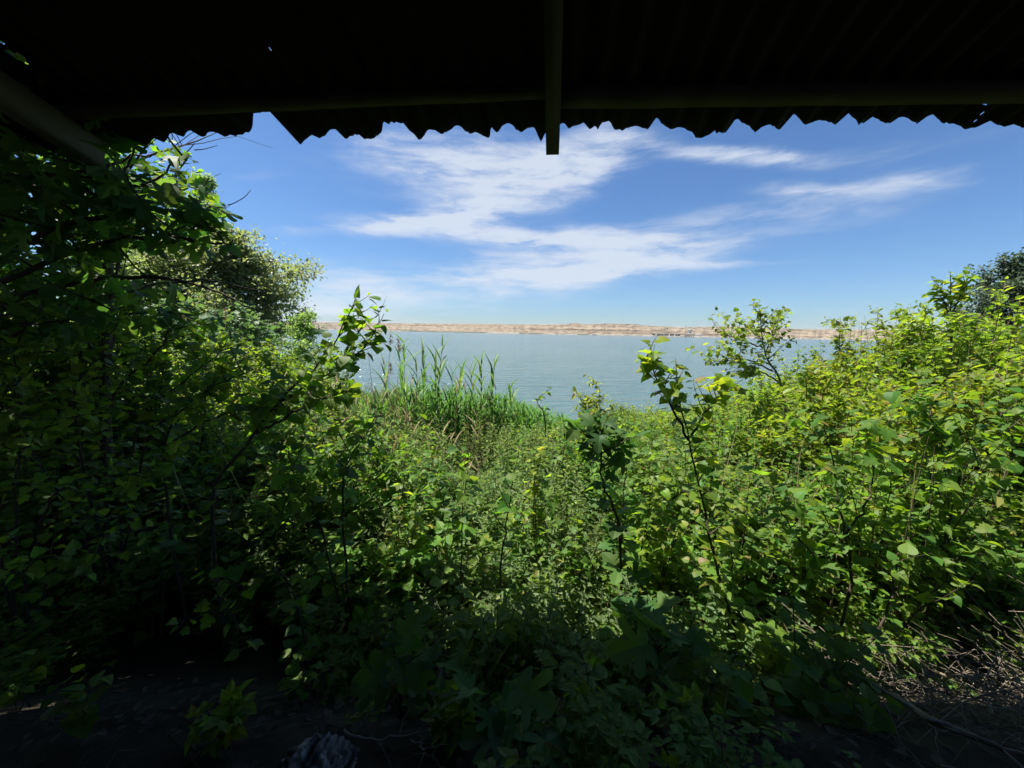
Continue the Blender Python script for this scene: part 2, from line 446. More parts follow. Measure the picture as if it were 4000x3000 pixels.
# leaves along a line: position, direction, normal, size
def leaf_line(P, spacing, size, t0=0.1, t1=1.0, droop=-.15, spread=.35, size_var=.3, jitter=0.0):
    P = np.asarray(P)
    seg = np.linalg.norm(np.diff(P, axis=0), axis=1); cum = np.concatenate([[0], np.cumsum(seg)])
    Ln = cum[-1]
    s = np.arange(t0 * Ln, t1 * Ln, spacing)
    if len(s) == 0:
        s = np.array([Ln * t1])
    s = s + rng.uniform(-.3, .3, len(s)) * spacing
    s = np.clip(s, 0, Ln)
    pos = np.stack([np.interp(s, cum, P[:, i]) for i in range(3)], -1)
    tan = np.stack([np.interp(s + .02, cum, P[:, i]) - np.interp(s - .02, cum, P[:, i]) for i in range(3)], -1)
    tan /= np.linalg.norm(tan, axis=1)[:, None] + 1e-9
    ph = rng.uniform(0, 6.28) + np.arange(len(s)) * 2.4
    ref = np.tile(np.array([.2, .1, 1.]), (len(s), 1))
    vert = abs(tan[:, 2:3]) > .85
    ref = np.where(vert, np.array([1., .2, .1]), ref)
    u = np.cross(tan, ref); u /= np.linalg.norm(u, axis=1)[:, None]; v = np.cross(tan, u)
    out = np.cos(ph)[:, None] * u + np.sin(ph)[:, None] * v
    D = out * 1.0 + tan * .45 + np.array([0, 0, droop])
    D += rng.normal(0, .25, D.shape)
    D[:, 2] = np.clip(D[:, 2], -.9, .7)
    if jitter:
        pos = pos + rng.normal(0, jitter, pos.shape)
    S = size * (1 - size_var + rng.uniform(0, 2 * size_var, len(s)))
    fr = s / Ln
    S = S * np.where(fr > .85, 1.0 - (fr - .85) * 3.0, 1.0)
    return pos, D, normals_up(len(s), spread), S

def branch_off(P, t, length, out_ang=None, up=.5, n=8, wob=.08, spread_dir=None):
    P = np.asarray(P); k = t * (len(P) - 1); i = min(int(k), len(P) - 2)
    p = P[i] + (P[i + 1] - P[i]) * (k - i)
    tan = P[i + 1] - P[i]; tan = tan / (np.linalg.norm(tan) + 1e-9)
    a = rng.uniform(0, 6.28) if out_ang is None else out_ang
    d = np.array([math.cos(a), math.sin(a), 0]) * .9 + tan * .6 + np.array([0, 0, up * .6])
    d /= np.linalg.norm(d)
    bend = np.array([0, 0, up * .5]) + rng.normal(0, .25, 3)
    pts = [p]
    for j in range(n - 1):
        d = d + bend * .12 + rng.normal(0, wob, 3)
        d /= np.linalg.norm(d)
        pts.append(pts[-1] + d * length / (n - 1))
    return np.array(pts)

# ------------------------------------------------------------------ ground
GY = [-60, 1.35, 2.0, 2.6, 5, 8, 12, 15, 18, 25, 45, 80]
GZ = [2.35, 2.35, 1.85, 1.48, 1.25, 1.05, .60, .10, -.35, -1.2, -2.6, -3.2]
def sst(a, b, x):
    t = np.clip((np.asarray(x, float) - a) / (b - a), 0, 1)
    return t * t * (3 - 2 * t)
def ground(x, y):
    x = np.asarray(x, float); y = np.asarray(y, float)
    z = np.interp(y, GY, GZ)
    f = sst(2, 5, y)
    z = z + f * ((1 - sst(14, 20, y)) * sst(3.5, 8.5, -x) * 1.0 + (1 - sst(9, 14, y)) * sst(4, 9.5, x) * 1.2)
    far = sst(18, 60, np.abs(x)) * 2.2 * sst(3, 9, y) * (1 - sst(16 + np.abs(x) * .25, 34 + np.abs(x) * .5, y))
    z = z + far
    return z + .05 * np.sin(x * 1.7 + .3 * y) * np.cos(y * 1.3 - .4 * x) * f
def gz(x, y):
    return float(ground(x, y))

def axis(fine_lo, fine_hi, step, far_lo, far_hi):
    a = list(np.arange(fine_lo, fine_hi + 1e-6, step)); s = step; v = a[-1]
    while v < far_hi:
        s *= 1.35; v = min(v + s, far_hi); a.append(v)
    s = step; v = a[0]; b = []
    while v > far_lo:
        s *= 1.35; v = max(v - s, far_lo); b.append(v)
    return np.array(b[::-1] + a)
gx = axis(-16, 16, .35, -500, 500); gy = axis(-2, 22, .3, -300, 80)
X, Y = np.meshgrid(gx, gy)
Z = ground(X, Y) + rng.normal(0, .012, X.shape)
nx_, ny_ = len(gx), len(gy)
ii, jj = np.meshgrid(np.arange(nx_ - 1), np.arange(ny_ - 1))
q0 = (jj * nx_ + ii).ravel()
Tg = np.vstack([np.stack([q0, q0 + 1, q0 + nx_ + 1], -1), np.stack([q0, q0 + nx_ + 1, q0 + nx_], -1)])
add('ground', mesh_np('ground', np.stack([X, Y, Z], -1).reshape(-1, 3), Tg, 'soil', smooth=True), kind='structure')

# ------------------------------------------------------------------ lake
m, t, b = new_mat('lake_water')
tcw = t.nodes.new('ShaderNodeTexCoord')
b.inputs['Base Color'].default_value = (.075, .165, .165, 1)
b.inputs['Roughness'].default_value = .14
b.inputs['IOR'].default_value = 1.33
def wnoise(scale, stretch, detail, rot):
    mp = t.nodes.new('ShaderNodeMapping'); mp.inputs['Scale'].default_value = stretch
    mp.inputs['Rotation'].default_value = (0, 0, R(rot))
    t.links.new(tcw.outputs['Object'], mp.inputs[0])
    n = t.nodes.new('ShaderNodeTexNoise'); n.inputs['Scale'].default_value = scale; n.inputs['Detail'].default_value = detail
    n.inputs['Roughness'].default_value = .55
    t.links.new(mp.outputs[0], n.inputs[0])
    return n.outputs[0]
n4 = wnoise(.75, (.38, 1.4, 1), 3, 5); n1 = wnoise(1.5, (.5, 1.2, 1), 4, 12); n2 = wnoise(.30, (.4, 1.3, 1), 3, -8); n3 = wnoise(.012, (.35, 1.6, 1), 4, 4)
bp1 = t.nodes.new('ShaderNodeBump'); bp1.inputs['Strength'].default_value = 1.0; bp1.inputs['Distance'].default_value = .16
t.links.new(n1, bp1.inputs['Height'])
bp2 = t.nodes.new('ShaderNodeBump'); bp2.inputs['Strength'].default_value = 1.0; bp2.inputs['Distance'].default_value = .55
bp4 = t.nodes.new('ShaderNodeBump'); bp4.inputs['Strength'].default_value = 1.0; bp4.inputs['Distance'].default_value = .42
t.links.new(n4, bp4.inputs['Height']); t.links.new(bp1.outputs[0], bp4.inputs['Normal'])
t.links.new(n2, bp2.inputs['Height']); t.links.new(bp4.outputs[0], bp2.inputs['Normal'])
t.links.new(bp2.outputs[0], b.inputs['Normal'])
rw = ramp(t, [(.050, .098, .105), (.075, .118, .115)], [.35, .65])
t.links.new(n3, rw.inputs[0]); t.links.new(rw.outputs[0], b.inputs['Base Color'])
wx = axis(-200, 200, 25, -5000, 5000); wy = axis(0, 300, 20, -20, 5000)
X, Y = np.meshgrid(wx, wy)
nx_, ny_ = len(wx), len(wy)
ii, jj = np.meshgrid(np.arange(nx_ - 1), np.arange(ny_ - 1)); q0 = (jj * nx_ + ii).ravel()
Tg = np.vstack([np.stack([q0, q0 + 1, q0 + nx_ + 1], -1), np.stack([q0, q0 + nx_ + 1, q0 + nx_], -1)])
add('lake_water', mesh_np('lake_water', np.stack([X, Y, X * 0], -1).reshape(-1, 3), Tg, m), kind='structure')

# ------------------------------------------------------------------ far cliffs
def vnoise(x, seed, octv=4):
    r = np.random.default_rng(seed).uniform(-1, 1, 4096)
    out = np.zeros_like(x, float); a = 1.0
    for o in range(octv):
        xi = np.floor(x).astype(int); f = x - xi; f = f * f * (3 - 2 * f)
        out += a * (r[(xi + o * 97) % 4096] * (1 - f) + r[(xi + 1 + o * 97) % 4096] * f)
        x = x * 2.03 + 11.3; a *= .5
    return out
TOPP = [(-900, 1235), (600, 1248), (1000, 1255), (1300, 1260), (1500, 1263), (1700, 1265), (1860, 1266), (2000, 1268), (2200, 1268), (2240, 1263), (2290, 1268), (2370, 1265), (2480, 1267),
        (2510, 1272), (2600, 1276), (2660, 1280), (2750, 1278), (2860, 1275), (2940, 1279), (3060, 1284), (3130, 1287), (3170, 1287), (3300, 1287), (3400, 1291), (3600, 1293), (4000, 1300), (5000, 1318)]
def far_dist(px):
    return np.interp(px, [-900, 1200, 1600, 2000, 2600, 3400, 5000], [1900, 1500, 1180, 1050, 960, 860, 760])
pxs = np.concatenate([np.arange(-900, 1200, 12), np.arange(1200, 3450, 1.6), np.arange(3450, 5000, 12)])
NR = 34
tt = np.linspace(0, 1, NR)
rowsV = np.zeros((len(pxs), NR + 3, 3))
tops = np.interp(pxs, [p[0] for p in TOPP], [p[1] for p in TOPP])
arc = np.cumsum(np.concatenate([[0], np.diff(pxs) / F * far_dist(pxs[1:])]))
g1 = vnoise(arc / 60, 1, 3); g2 = 1 - np.abs(vnoise(arc / 48, 2, 3)); g3 = vnoise(arc / 11, 3, 3); g4 = np.abs(vnoise(arc / 5, 8, 2))
prof_t = [0, .05, .12, .28, .34, .52, .58, .80, .86, 1.0]
prof_h = [0, .04, .07, .34, .36, .60, .62, .90, .92, 1.0]
for i, px in enumerate(pxs):
    D = float(far_dist(px))
    p0 = at(px, 1300, D); dirh = Vector((p0.x, p0.y, 0)).normalized()
    ptop = at(px, tops[i], D + 55)
    H = ptop.z + .6 + .25 * g3[i]
    base = Vector((p0.x, p0.y, 0))
    hh = np.interp(tt, prof_t, prof_h)
    wob = .5 + .5 * np.sin(tt * 5 + g1[i] * 3)
    depth = 55 * tt + (g2[i] * 7 + g3[i] * 1.8 + g4[i] * 1.1) * np.sin(tt * math.pi)
    hh = np.clip(hh + .03 * np.sin(tt * math.pi) * vnoise(np.full(NR, arc[i] / 40) + tt * 7, 5, 3), 0, 1)
    hh[-1] = 1.0
    for j in range(NR):
        q = base + dirh * float(depth[j])
        rowsV[i, j] = (q.x, q.y, max(hh[j] * H, -0.4 if j == 0 else .2))
    rowsV[i, 0] = (base.x - dirh.x * 14, base.y - dirh.y * 14, -.5)
    for j, (dd, dz) in enumerate(((95, .3), (400, 1.5), (3000, 4))):
        q = base + dirh * (55 + dd)
        rowsV[i, NR + j] = (q.x, q.y, H + dz - .4)
n0, n1_ = rowsV.shape[:2]
ii, jj = np.meshgrid(np.arange(n0 - 1), np.arange(n1_ - 1), indexing='ij')
q0 = (ii * n1_ + jj).ravel()
Tc = np.vstack([np.stack([q0, q0 + n1_, q0 + n1_ + 1], -1), np.stack([q0, q0 + n1_ + 1, q0 + 1], -1)])
mc, t, b = new_mat('cliff_rock')
tcc = t.nodes.new('ShaderNodeTexCoord'); sp = t.nodes.new('ShaderNodeSeparateXYZ')
t.links.new(tcc.outputs['Object'], sp.inputs[0])
nw = t.nodes.new('ShaderNodeTexNoise'); nw.inputs['Scale'].default_value = .03; nw.inputs['Detail'].default_value = 4
t.links.new(tcc.outputs['Object'], nw.inputs[0])
ma = t.nodes.new('ShaderNodeMath'); ma.operation = 'MULTIPLY_ADD'; ma.inputs[1].default_value = 9.0
t.links.new(nw.outputs[0], ma.inputs[0]); t.links.new(sp.outputs[2], ma.inputs[2])
cz = t.nodes.new('ShaderNodeCombineXYZ'); t.links.new(ma.outputs[0], cz.inputs[2])
mxs = t.nodes.new('ShaderNodeMath'); mxs.operation = 'MULTIPLY'; mxs.inputs[1].default_value = .0035
t.links.new(sp.outputs[0], mxs.inputs[0]); t.links.new(mxs.outputs[0], cz.inputs[0])
nb = t.nodes.new('ShaderNodeTexNoise'); nb.inputs['Scale'].default_value = .40; nb.inputs['Detail'].default_value = 5
t.links.new(cz.outputs[0], nb.inputs[0])
rc = ramp(t, [(.105, .082, .062), (.165, .132, .095), (.225, .182, .132), (.25, .21, .155)], [.36, .44, .52, .66])
t.links.new(nb.outputs[0], rc.inputs[0])
nf = t.nodes.new('ShaderNodeTexNoise'); nf.inputs['Scale'].default_value = .16; nf.inputs['Detail'].default_value = 6
mpf = t.nodes.new('ShaderNodeMapping'); mpf.inputs['Scale'].default_value = (.45, .45, 1.6); t.links.new(tcc.outputs['Object'], mpf.inputs[0])
t.links.new(mpf.outputs[0], nf.inputs[0])
rf = ramp(t, [(.34, .31, .29), (.8, .78, .76), (1, 1, 1)], [.36, .48, .6])
t.links.new(nf.outputs[0], rf.inputs[0])
mm = t.nodes.new('ShaderNodeMix'); mm.data_type = 'RGBA'; mm.blend_type = 'MULTIPLY'; mm.inputs[0].default_value = .8
t.links.new(rc.outputs[0], mm.inputs[6]); t.links.new(rf.outputs[0], mm.inputs[7])
gn_ = t.nodes.new('ShaderNodeNewGeometry'); spn = t.nodes.new('ShaderNodeSeparateXYZ'); t.links.new(gn_.outputs['True Normal'], spn.inputs[0])
def mrange(src, a_, b_):
    r_ = t.nodes.new('ShaderNodeMapRange'); r_.inputs['From Min'].default_value = a_; r_.inputs['From Max'].default_value = b_
    t.links.new(src, r_.inputs['Value']); return r_.outputs[0]
def mixc(fac, src, col):
    m_ = t.nodes.new('ShaderNodeMix'); m_.data_type = 'RGBA'; t.links.new(fac, m_.inputs[0]); t.links.new(src, m_.inputs[6]); m_.inputs[7].default_value = (*col, 1)
    return m_.outputs[2]
flat_ = mixc(mrange(spn.outputs[2], .975, .996), mm.outputs[2], (.125, .118, .095))     # scrub on level benches and the plateau
shore_ = mixc(mrange(sp.outputs[2], 2.6, 1.4), flat_, (.19, .18, .165))                # grey beach
t.links.new(shore_, b.inputs['Base Color']); b.inputs['Roughness'].default_value = 1.0; b.inputs['Specular IOR Level'].default_value = 0
add('cliffs', mesh_np('cliffs', rowsV.reshape(-1, 3), Tc, mc), kind='structure')

# ------------------------------------------------------------------ shelter roof over the viewer
E0 = np.array(at(2165, 505, 2.43))
PSI, TH = R(6.2), R(16.7)
EX = np.array([math.cos(PSI), -math.sin(PSI), 0])
EB = np.array([-math.sin(PSI) * math.cos(TH), -math.cos(PSI) * math.cos(TH), math.sin(TH)])
EN = np.cross(EX, -EB); EN = EN if EN[2] > 0 else -EN
def roofpt(x, s, t):
    return E0 + np.multiply.outer(x, EX) + np.multiply.outer(s, EB) + np.multiply.outer(t, EN)
EDGE = [(-900, 640), (0, 598), (200, 590), (330, 578), (390, 570), (434, 567), (500, 568), (570, 570), (602, 548), (640, 561), (667, 529), (711, 537), (738, 518), (787, 543), (825, 521), (857, 532),
        (890, 538), (905, 533), (912, 540), (922, 537), (930, 521), (936, 530), (949, 526), (962, 512), (970, 520), (976, 518), (984, 503), (986, 499), (990, 442), (1065, 434), (1175, 567), (1200, 543), (1219, 531),
        (1257, 540), (1301, 504), (1349, 542), (1390, 528), (1440, 548), (1490, 523), (1494, 500), (1497, 474), (1516, 485), (1548, 488), (1573, 490), (1605, 521), (1637, 550), (1681, 515), (1732, 528), (1789, 497),
        (1833, 526), (1861, 525), (1906, 545), (1914, 543), (1917, 499), (1934, 525), (1985, 487), (2032, 521), (2083, 501), (2113, 561), (2133, 518), (2206, 483), (2222, 504), (2276, 485), (2308, 508),
        (2328, 490), (2333, 510), (2340, 504), (2350, 485), (2374, 472), (2402, 506), (2421, 511), (2478, 496), (2526, 506), (2567, 465), (2602, 499), (2624, 510), (2660, 500), (2693, 517), (2725, 539), (2772, 530),
        (2782, 526), (2788, 490), (2795, 522), (2834, 518), (2877, 471), (2921, 497), (2953, 523), (2964, 506), (3000, 494), (3055, 513), (3098, 455), (3152, 495), (3199, 476), (3268, 490), (3308, 450), (3348, 477),
        (3355, 495), (3365, 490), (3409, 468), (3467, 490), (3525, 465), (3583, 486), (3640, 448), (3688, 484), (3731, 486), (3774, 508), (3818, 502), (3857, 472), (3905, 494), (3933, 499), (3962, 490), (4000, 506),
        (4060, 470), (4120, 495), (4200, 470), (4290, 490), (5200, 470)]
EPX = np.array([e[0] for e in EDGE], float); EPY = np.array([e[1] for e in EDGE], float)
def eave_py(px):
    k = np.clip(np.searchsorted(EPX, px) - 1, 0, len(EPX) - 2)
    f = np.clip((px - EPX[k]) / (EPX[k + 1] - EPX[k]), 0, 1)
    f = np.where(EPX[k + 1] - EPX[k] > 24, (1 - np.cos(f * math.pi)) / 2, f)
    tear = 4.0 * vnoise(px / 9.0, 21, 3) + 16.0 * np.clip(vnoise(px / 14.0, 22, 2) - 1.0, 0, 1)
    return EPY[k] + (EPY[k + 1] - EPY[k]) * f - tear
def roof_at(px, py, t):
    d = np.array(ray(px, py)); o_ = np.array([0, 0, CAM_Z]) - (E0 + t * EN)
    k = -o_.dot(EN) / d.dot(EN)
    q = o_ + d * k
    return q.dot(EX), q.dot(EB)
PITCH, AMP = .142, .023
def wave(x):
    return AMP * np.cos((x - .085) / PITCH * 2 * math.pi + math.pi)
HOLES = [(1047, 189, 11, 8), (3846, 403, 13, 9), (3832, 449, 7, 10), (3811, 475, 7, 9), (75, 228, 42, 13), (40, 205, 16, 10), (4, 172, 9, 9), (28, 200, 8, 7)]
shelter = thing('shelter', (0, 0, gz(0, 0)), 'dark wooden shelter with ragged corrugated roof sheets framing the lake from above', 'shelter')
SH = np.array(shelter.location)
def edge_s(x):
    lo, hi = np.full(len(x), -.35), np.full(len(x), .45)
    for _ in range(32):
        md = (lo + hi) / 2
        px, py = project(roofpt(x, md, wave(x)) if False else E0 + x[:, None] * EX + md[:, None] * EB + wave(x)[:, None] * EN)
        f = py - eave_py(px)
        lo = np.where(f > 0, md, lo); hi = np.where(f > 0, hi, md)
    return (lo + hi) / 2
SW = PITCH * 7
def sheet(x0, x1, s_lo, s_hi, traced, lift, holes=True):
    x = np.arange(x0, x1 + 1e-6, .0118)
    es = edge_s(x) if traced else np.full(len(x), s_lo) + .02 * np.sin(x * 9)
    if traced:
        u = np.concatenate([np.linspace(0, .72, 37), np.linspace(.72, s_hi, 6)[1:]])
    else:
        u = np.linspace(0, s_hi - s_lo, 8)
    S = es[:, None] + (u[None] if not traced else np.maximum(u[None], 0) * (s_hi - es[:, None]) / s_hi)
    Xg = np.repeat(x[:, None], S.shape[1], 1)
    sag = .004 * np.sin(Xg * 3.1 + lift * 900) * np.sin(S * 4)
    P0 = E0 + Xg[..., None] * EX + S[..., None] * EB + (wave(Xg) + lift + sag)[..., None] * EN
    P1 = P0 + EN * .006
    a, b_ = P0.shape[:2]
    i, j = np.meshgrid(np.arange(a - 1), np.arange(b_ - 1), indexing='ij')
    q = (i * b_ + j)
    keep = np.ones(q.shape, bool)
    if holes and traced:
        cpt = (P0[:-1, :-1] + P0[1:, 1:]) / 2
        px, py = project(cpt)
        for hx, hy, rx, ry in HOLES:
            ang = R(28) if hx < 200 else (R(-55) if hx > 3000 else 0)
            dx, dy = px - hx, py - hy
            c, s_ = math.cos(ang), math.sin(ang)
            ex_, ey_ = dx * c + dy * s_, -dx * s_ + dy * c
            keep &= ~((ex_ / rx) ** 2 + (ey_ / ry) ** 2 < 1)
    q = q[keep]
    n = a * b_
    Q0 = np.stack([q, q + 1, q + b_ + 1, q + b_], -1)
    Q1 = np.stack([q + n, q + b_ + n, q + b_ + 1 + n, q + 1 + n], -1)
    k = np.arange(a - 1)
    rim = np.stack([k * b_, (k + 1) * b_, (k + 1) * b_ + n, k * b_ + n], -1)
    m_ = np.arange(b_ - 1)
    rim2 = np.stack([m_ + 1, m_, m_ + n, m_ + 1 + n], -1)
    rim3 = np.stack([(a - 1) * b_ + m_, (a - 1) * b_ + m_ + 1, (a - 1) * b_ + m_ + 1 + n, (a - 1) * b_ + m_ + n], -1)
    mb = MB(); mb.quads(np.vstack([P0.reshape(-1, 3), P1.reshape(-1, 3)]) - SH, np.vstack([Q0, Q1, rim, rim2, rim3]))
    return mb.mesh('roof_sheet', 'asbestos', smooth=True)
for k in range(-4, 4):
    lift = .004 + .008 * (k % 2)
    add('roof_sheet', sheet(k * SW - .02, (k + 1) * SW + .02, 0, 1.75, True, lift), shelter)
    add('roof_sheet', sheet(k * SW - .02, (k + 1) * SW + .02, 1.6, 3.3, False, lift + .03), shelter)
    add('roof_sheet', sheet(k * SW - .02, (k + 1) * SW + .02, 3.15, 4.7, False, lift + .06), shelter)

def roof_box(name, x0, x1, s0, s1, t0, t1, mat, wob=0.0, nseg=10):
    """a slightly uneven sawn timber in roof axes"""
    mb = MB()
    along_x = (x1 - x0) > (s1 - s0)
    u = np.linspace(0, 1, nseg)
    ring = []
    for k in u:
        if along_x:
            x = x0 + (x1 - x0) * k
            c = [(x, s0, t0), (x, s1, t0), (x, s1, t1), (x, s0, t1)]
        else:
            s = s0 + (s1 - s0) * k
            c = [(x0, s, t0), (x1, s, t0), (x1, s, t1), (x0, s, t1)]
        w = rng.normal(0, wob, 3)
        ring.append([E0 + (p[0] + w[0] + rng.normal(0, wob * .3)) * EX + (p[1] + w[1] * .3) * EB + (p[2] + w[2]) * EN for p in c])
    V = np.array(ring).reshape(-1, 3) - SH
    Q = [(0, 3, 2, 1), tuple((nseg - 1) * 4 + i for i in (0, 1, 2, 3))]
    for i in range(nseg - 1):
        for j in range(4):
            Q.append((i * 4 + j, i * 4 + (j + 1) % 4, i * 4 + 4 + (j + 1) % 4, i * 4 + 4 + j))
    mb.quads(V, Q)
    return add(name, mb.mesh(name, mat), shelter)
_, s_end = roof_at(2165, 604, -.185)
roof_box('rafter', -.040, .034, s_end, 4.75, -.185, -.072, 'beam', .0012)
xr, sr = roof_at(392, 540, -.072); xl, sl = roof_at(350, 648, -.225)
roof_box('rafter', xl, xr, sl, 4.75, -.225, -.072, 'beam_lit', .003)
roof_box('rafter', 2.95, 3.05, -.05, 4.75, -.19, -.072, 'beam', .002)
def purlin(p0, p1, w=.06, ta=-.071, tb=-.025, nseg=24):
    """batten across the rafters from roof point p0 to p1 (x, s of its lower edge)"""
    V = []
    for k in range(nseg):
        f = k / (nseg - 1); x = p0[0] + (p1[0] - p0[0]) * f; sx = p0[1] + (p1[1] - p0[1]) * f + rng.normal(0, .0015)
        for ds, t in ((0, ta), (w, ta), (w, tb), (0, tb)):
            V.append(E0 + x * EX + (sx + ds) * EB + (t + rng.normal(0, .0012)) * EN - SH)
    Q = [(0, 3, 2, 1), tuple((nseg - 1) * 4 + i for i in range(4))]
    for i in range(nseg - 1):
        for j in range(4):
            Q.append((i * 4 + j, i * 4 + (j + 1) % 4, i * 4 + 4 + (j + 1) % 4, i * 4 + 4 + j))
    mb = MB(); mb.quads(V, Q)
    add('purlin', mb.mesh('purlin', 'beam'), shelter)
pa = roof_at(1015, 438, -.071); pb = roof_at(2135, 388, -.071)
kk = (pb[1] - pa[1]) / (pb[0] - pa[0])
purlin((-4.0, pa[1] + kk * (-4.0 - pa[0])), (.034, pb[1]))
pa = roof_at(2210, 424, -.071); pb = roof_at(3950, 404, -.071)
kk = (pb[1] - pa[1]) / (pb[0] - pa[0])
purlin((-.02, pa[1]), (4.0, pb[1] + kk * (4.0 - pb[0])), w=.085)
for s0 in (.95, 1.68, 2.45, 3.2, 3.95, 4.6):
    purlin((-4.0, s0), (4.0, s0), .075)
# posts, and an unseen board wall added behind to darken the interior
def post(x, s):
    p = E0 + x * EX + s * EB - EN * .2
    g = gz(p[0], p[1])
    mb = MB()
    n = 6
    for i in range(1):
        P = [(p[0] + rng.normal(0, .004), p[1] + rng.normal(0, .004), g - .2 + (p[2] - g + .2) * k / (n - 1)) for k in range(n)]
        mb.tube(np.array(P) - SH, .075, .065, 9)
    add('post', mb.mesh('post', 'beam'), shelter)
for x in (-2.92, 0.0, 3.0):
    post(x, 4.4)
for x in (-2.92, 3.0):
    post(x, 1.95)
xw = -4.0
while xw < 4.0:
    w = random.uniform(.17, .23)
    p0 = E0 + xw * EX + 4.62 * EB; p1 = E0 + (xw + w) * EX + 4.62 * EB
    g = gz(p0[0], p0[1]) - .05
    mb = MB()
    nb_ = np.array([math.sin(PSI), math.cos(PSI), 0]) * -.025
    z1 = p0[2] - .08 + random.uniform(-.02, .02)
    V = [(p0[0], p0[1], g), (p1[0], p1[1], g), (p1[0] + nb_[0], p1[1] + nb_[1], g), (p0[0] + nb_[0], p0[1] + nb_[1], g)]
    V = V + [(a_, b_, z1) for a_, b_, c_ in V]
    mb.quads(np.array(V) - SH, [(0, 3, 2, 1), (4, 5, 6, 7), (0, 1, 5, 4), (1, 2, 6, 5), (2, 3, 7, 6), (3, 0, 4, 7)])
    add('shade_wall_board', mb.mesh('shade_wall_board', 'beam'), shelter)
    xw += w + .006

sw_ = 2.05  # unseen left side wall, added to block skylight from that side
while sw_ < 4.6:
    w = random.uniform(.16, .22)
    c0 = E0 - 3.05 * EX + sw_ * EB; c1 = E0 - 3.05 * EX + (sw_ + w) * EB
    g = gz(c0[0], c0[1]) - .05
    V = [(c0[0], c0[1], g), (c1[0], c1[1], g), (c1[0] - .025, c1[1], g), (c0[0] - .025, c0[1], g)]
    V = V + [(V[0][0], V[0][1], c0[2] - .25), (V[1][0], V[1][1], c1[2] - .25), (V[2][0], V[2][1], c1[2] - .25), (V[3][0], V[3][1], c0[2] - .25)]
    mb = MB(); mb.quads(np.array(V) - SH, [(0, 3, 2, 1), (4, 5, 6, 7), (0, 1, 5, 4), (1, 2, 6, 5), (2, 3, 7, 6), (3, 0, 4, 7)])
    add('shade_wall_board', mb.mesh('shade_wall_board', 'beam'), shelter)
    sw_ += w + .006

# ------------------------------------------------------------------ plant builders
LEAFMESH = {}
def leaf_mesh(key, tpl, mat):
    k = (key, mat)
    if k not in LEAFMESH:
        LEAFMESH[k] = mesh_np('leaf', tpl[0], tpl[1], mat)
    return LEAFMESH[k]

def cat_leaves(ls):
    return [np.concatenate([l[i] for l in ls]) for i in range(4)]

def put_leaves(root, leaves, tpls, tkey, mat, max_obj=300, name='leaf', prune=None):
    """the leaves that show largest become objects; the rest one part of kind stuff"""
    pos, D, Nn, S = leaves
    if prune is not None:
        k_ = prune(pos, D, S); pos, D, Nn, S = pos[k_], D[k_], Nn[k_], S[k_]
    Mx = frames(D, Nn, S)
    off = np.array(root.location)
    dist = np.linalg.norm(pos - np.array([0, 0, CAM_Z]), axis=1)
    px, py = project(pos)
    vis = (pos[:, 1] > .3) & (px > -60) & (px < 4060) & (py > -60) & (py < 3060)
    order = np.argsort(np.where(vis, dist, dist + 1000) / S)
    single = set(int(i) for i in order[:max_obj] if vis[i])
    for i in single:
        k = i % len(tpls)
        o = bpy.data.objects.new(name, leaf_mesh(tkey + str(k), tpls[k], mat))
        COL.objects.link(o)
        o.parent = root
        m4 = Matrix([list(Mx[i][r]) + [pos[i][r] - off[r]] for r in range(3)] + [[0, 0, 0, 1]])
        o.matrix_basis = m4
    rest = np.array([i for i in range(len(pos)) if i not in single], int)
    if len(rest):
        mb = MB()
        for k, tp in enumerate(tpls):
            sel = rest[rest % len(tpls) == k]
            mb.leaves(tp, pos[sel] - off, Mx[sel])
        add('foliage', mb.mesh('foliage', mat), root, kind='stuff')

def sapling(name, label, cat, stems, size, tpls, tkey, mat, bark='bark', spacing=.06, r0=.014, n_br=6, br_len=.35, br_up=.5,
            t0=.25, leaf_on_stem=True, droop=-.15, spread=.35, max_obj=300, group=None, seed=0, br_t=(.3, .95), sub=0, br_spacing=None, sides=6):
    global rng
    keep = rng; rng = np.random.default_rng(seed + 500)
    base = Vector(stems[0][0])
    root = thing(name, base, label, cat, group)
    ls = []
    for si, st in enumerate(stems):
        rr = r0 * (1.0 if si == 0 else .7)
        P = smooth_line(st, 20)
        P[1:-1] += rng.normal(0, .006, P[1:-1].shape)
        mb = MB(); mb.tube(P - np.array(base), rr, rr * .22, sides)
        add('stem', mb.mesh('stem', bark, True), root)
        if leaf_on_stem:
            ls.append(leaf_line(P, spacing, size, t0, 1.0, droop, spread))
        for k in range(n_br):
            t = br_t[0] + (br_t[1] - br_t[0]) * (k + rng.uniform(.1, .9)) / n_br
            Bp = branch_off(P, t, br_len * rng.uniform(.6, 1.2) * (1.15 - .6 * t), None, br_up)
            mb = MB(); mb.tube(Bp - np.array(base), rr * .5, rr * .12, max(4, sides - 2))
            br_ = add('branch', mb.mesh('branch', bark, True), root)
            ls.append(leaf_line(Bp, br_spacing or spacing, size, .15, 1.0, droop, spread))
            for _ in range(sub):
                B2 = branch_off(Bp, rng.uniform(.3, .85), br_len * rng.uniform(.35, .6), None, br_up)
                mb = MB(); mb.tube(B2 - np.array(base), rr * .25, rr * .08, 4)
                add('twig', mb.mesh('twig', bark), br_)
                ls.append(leaf_line(B2, br_spacing or spacing, size, .1, 1.0, droop, spread))
    put_leaves(root, cat_leaves(ls), tpls, tkey, mat, max_obj)
    rng = keep
    return root

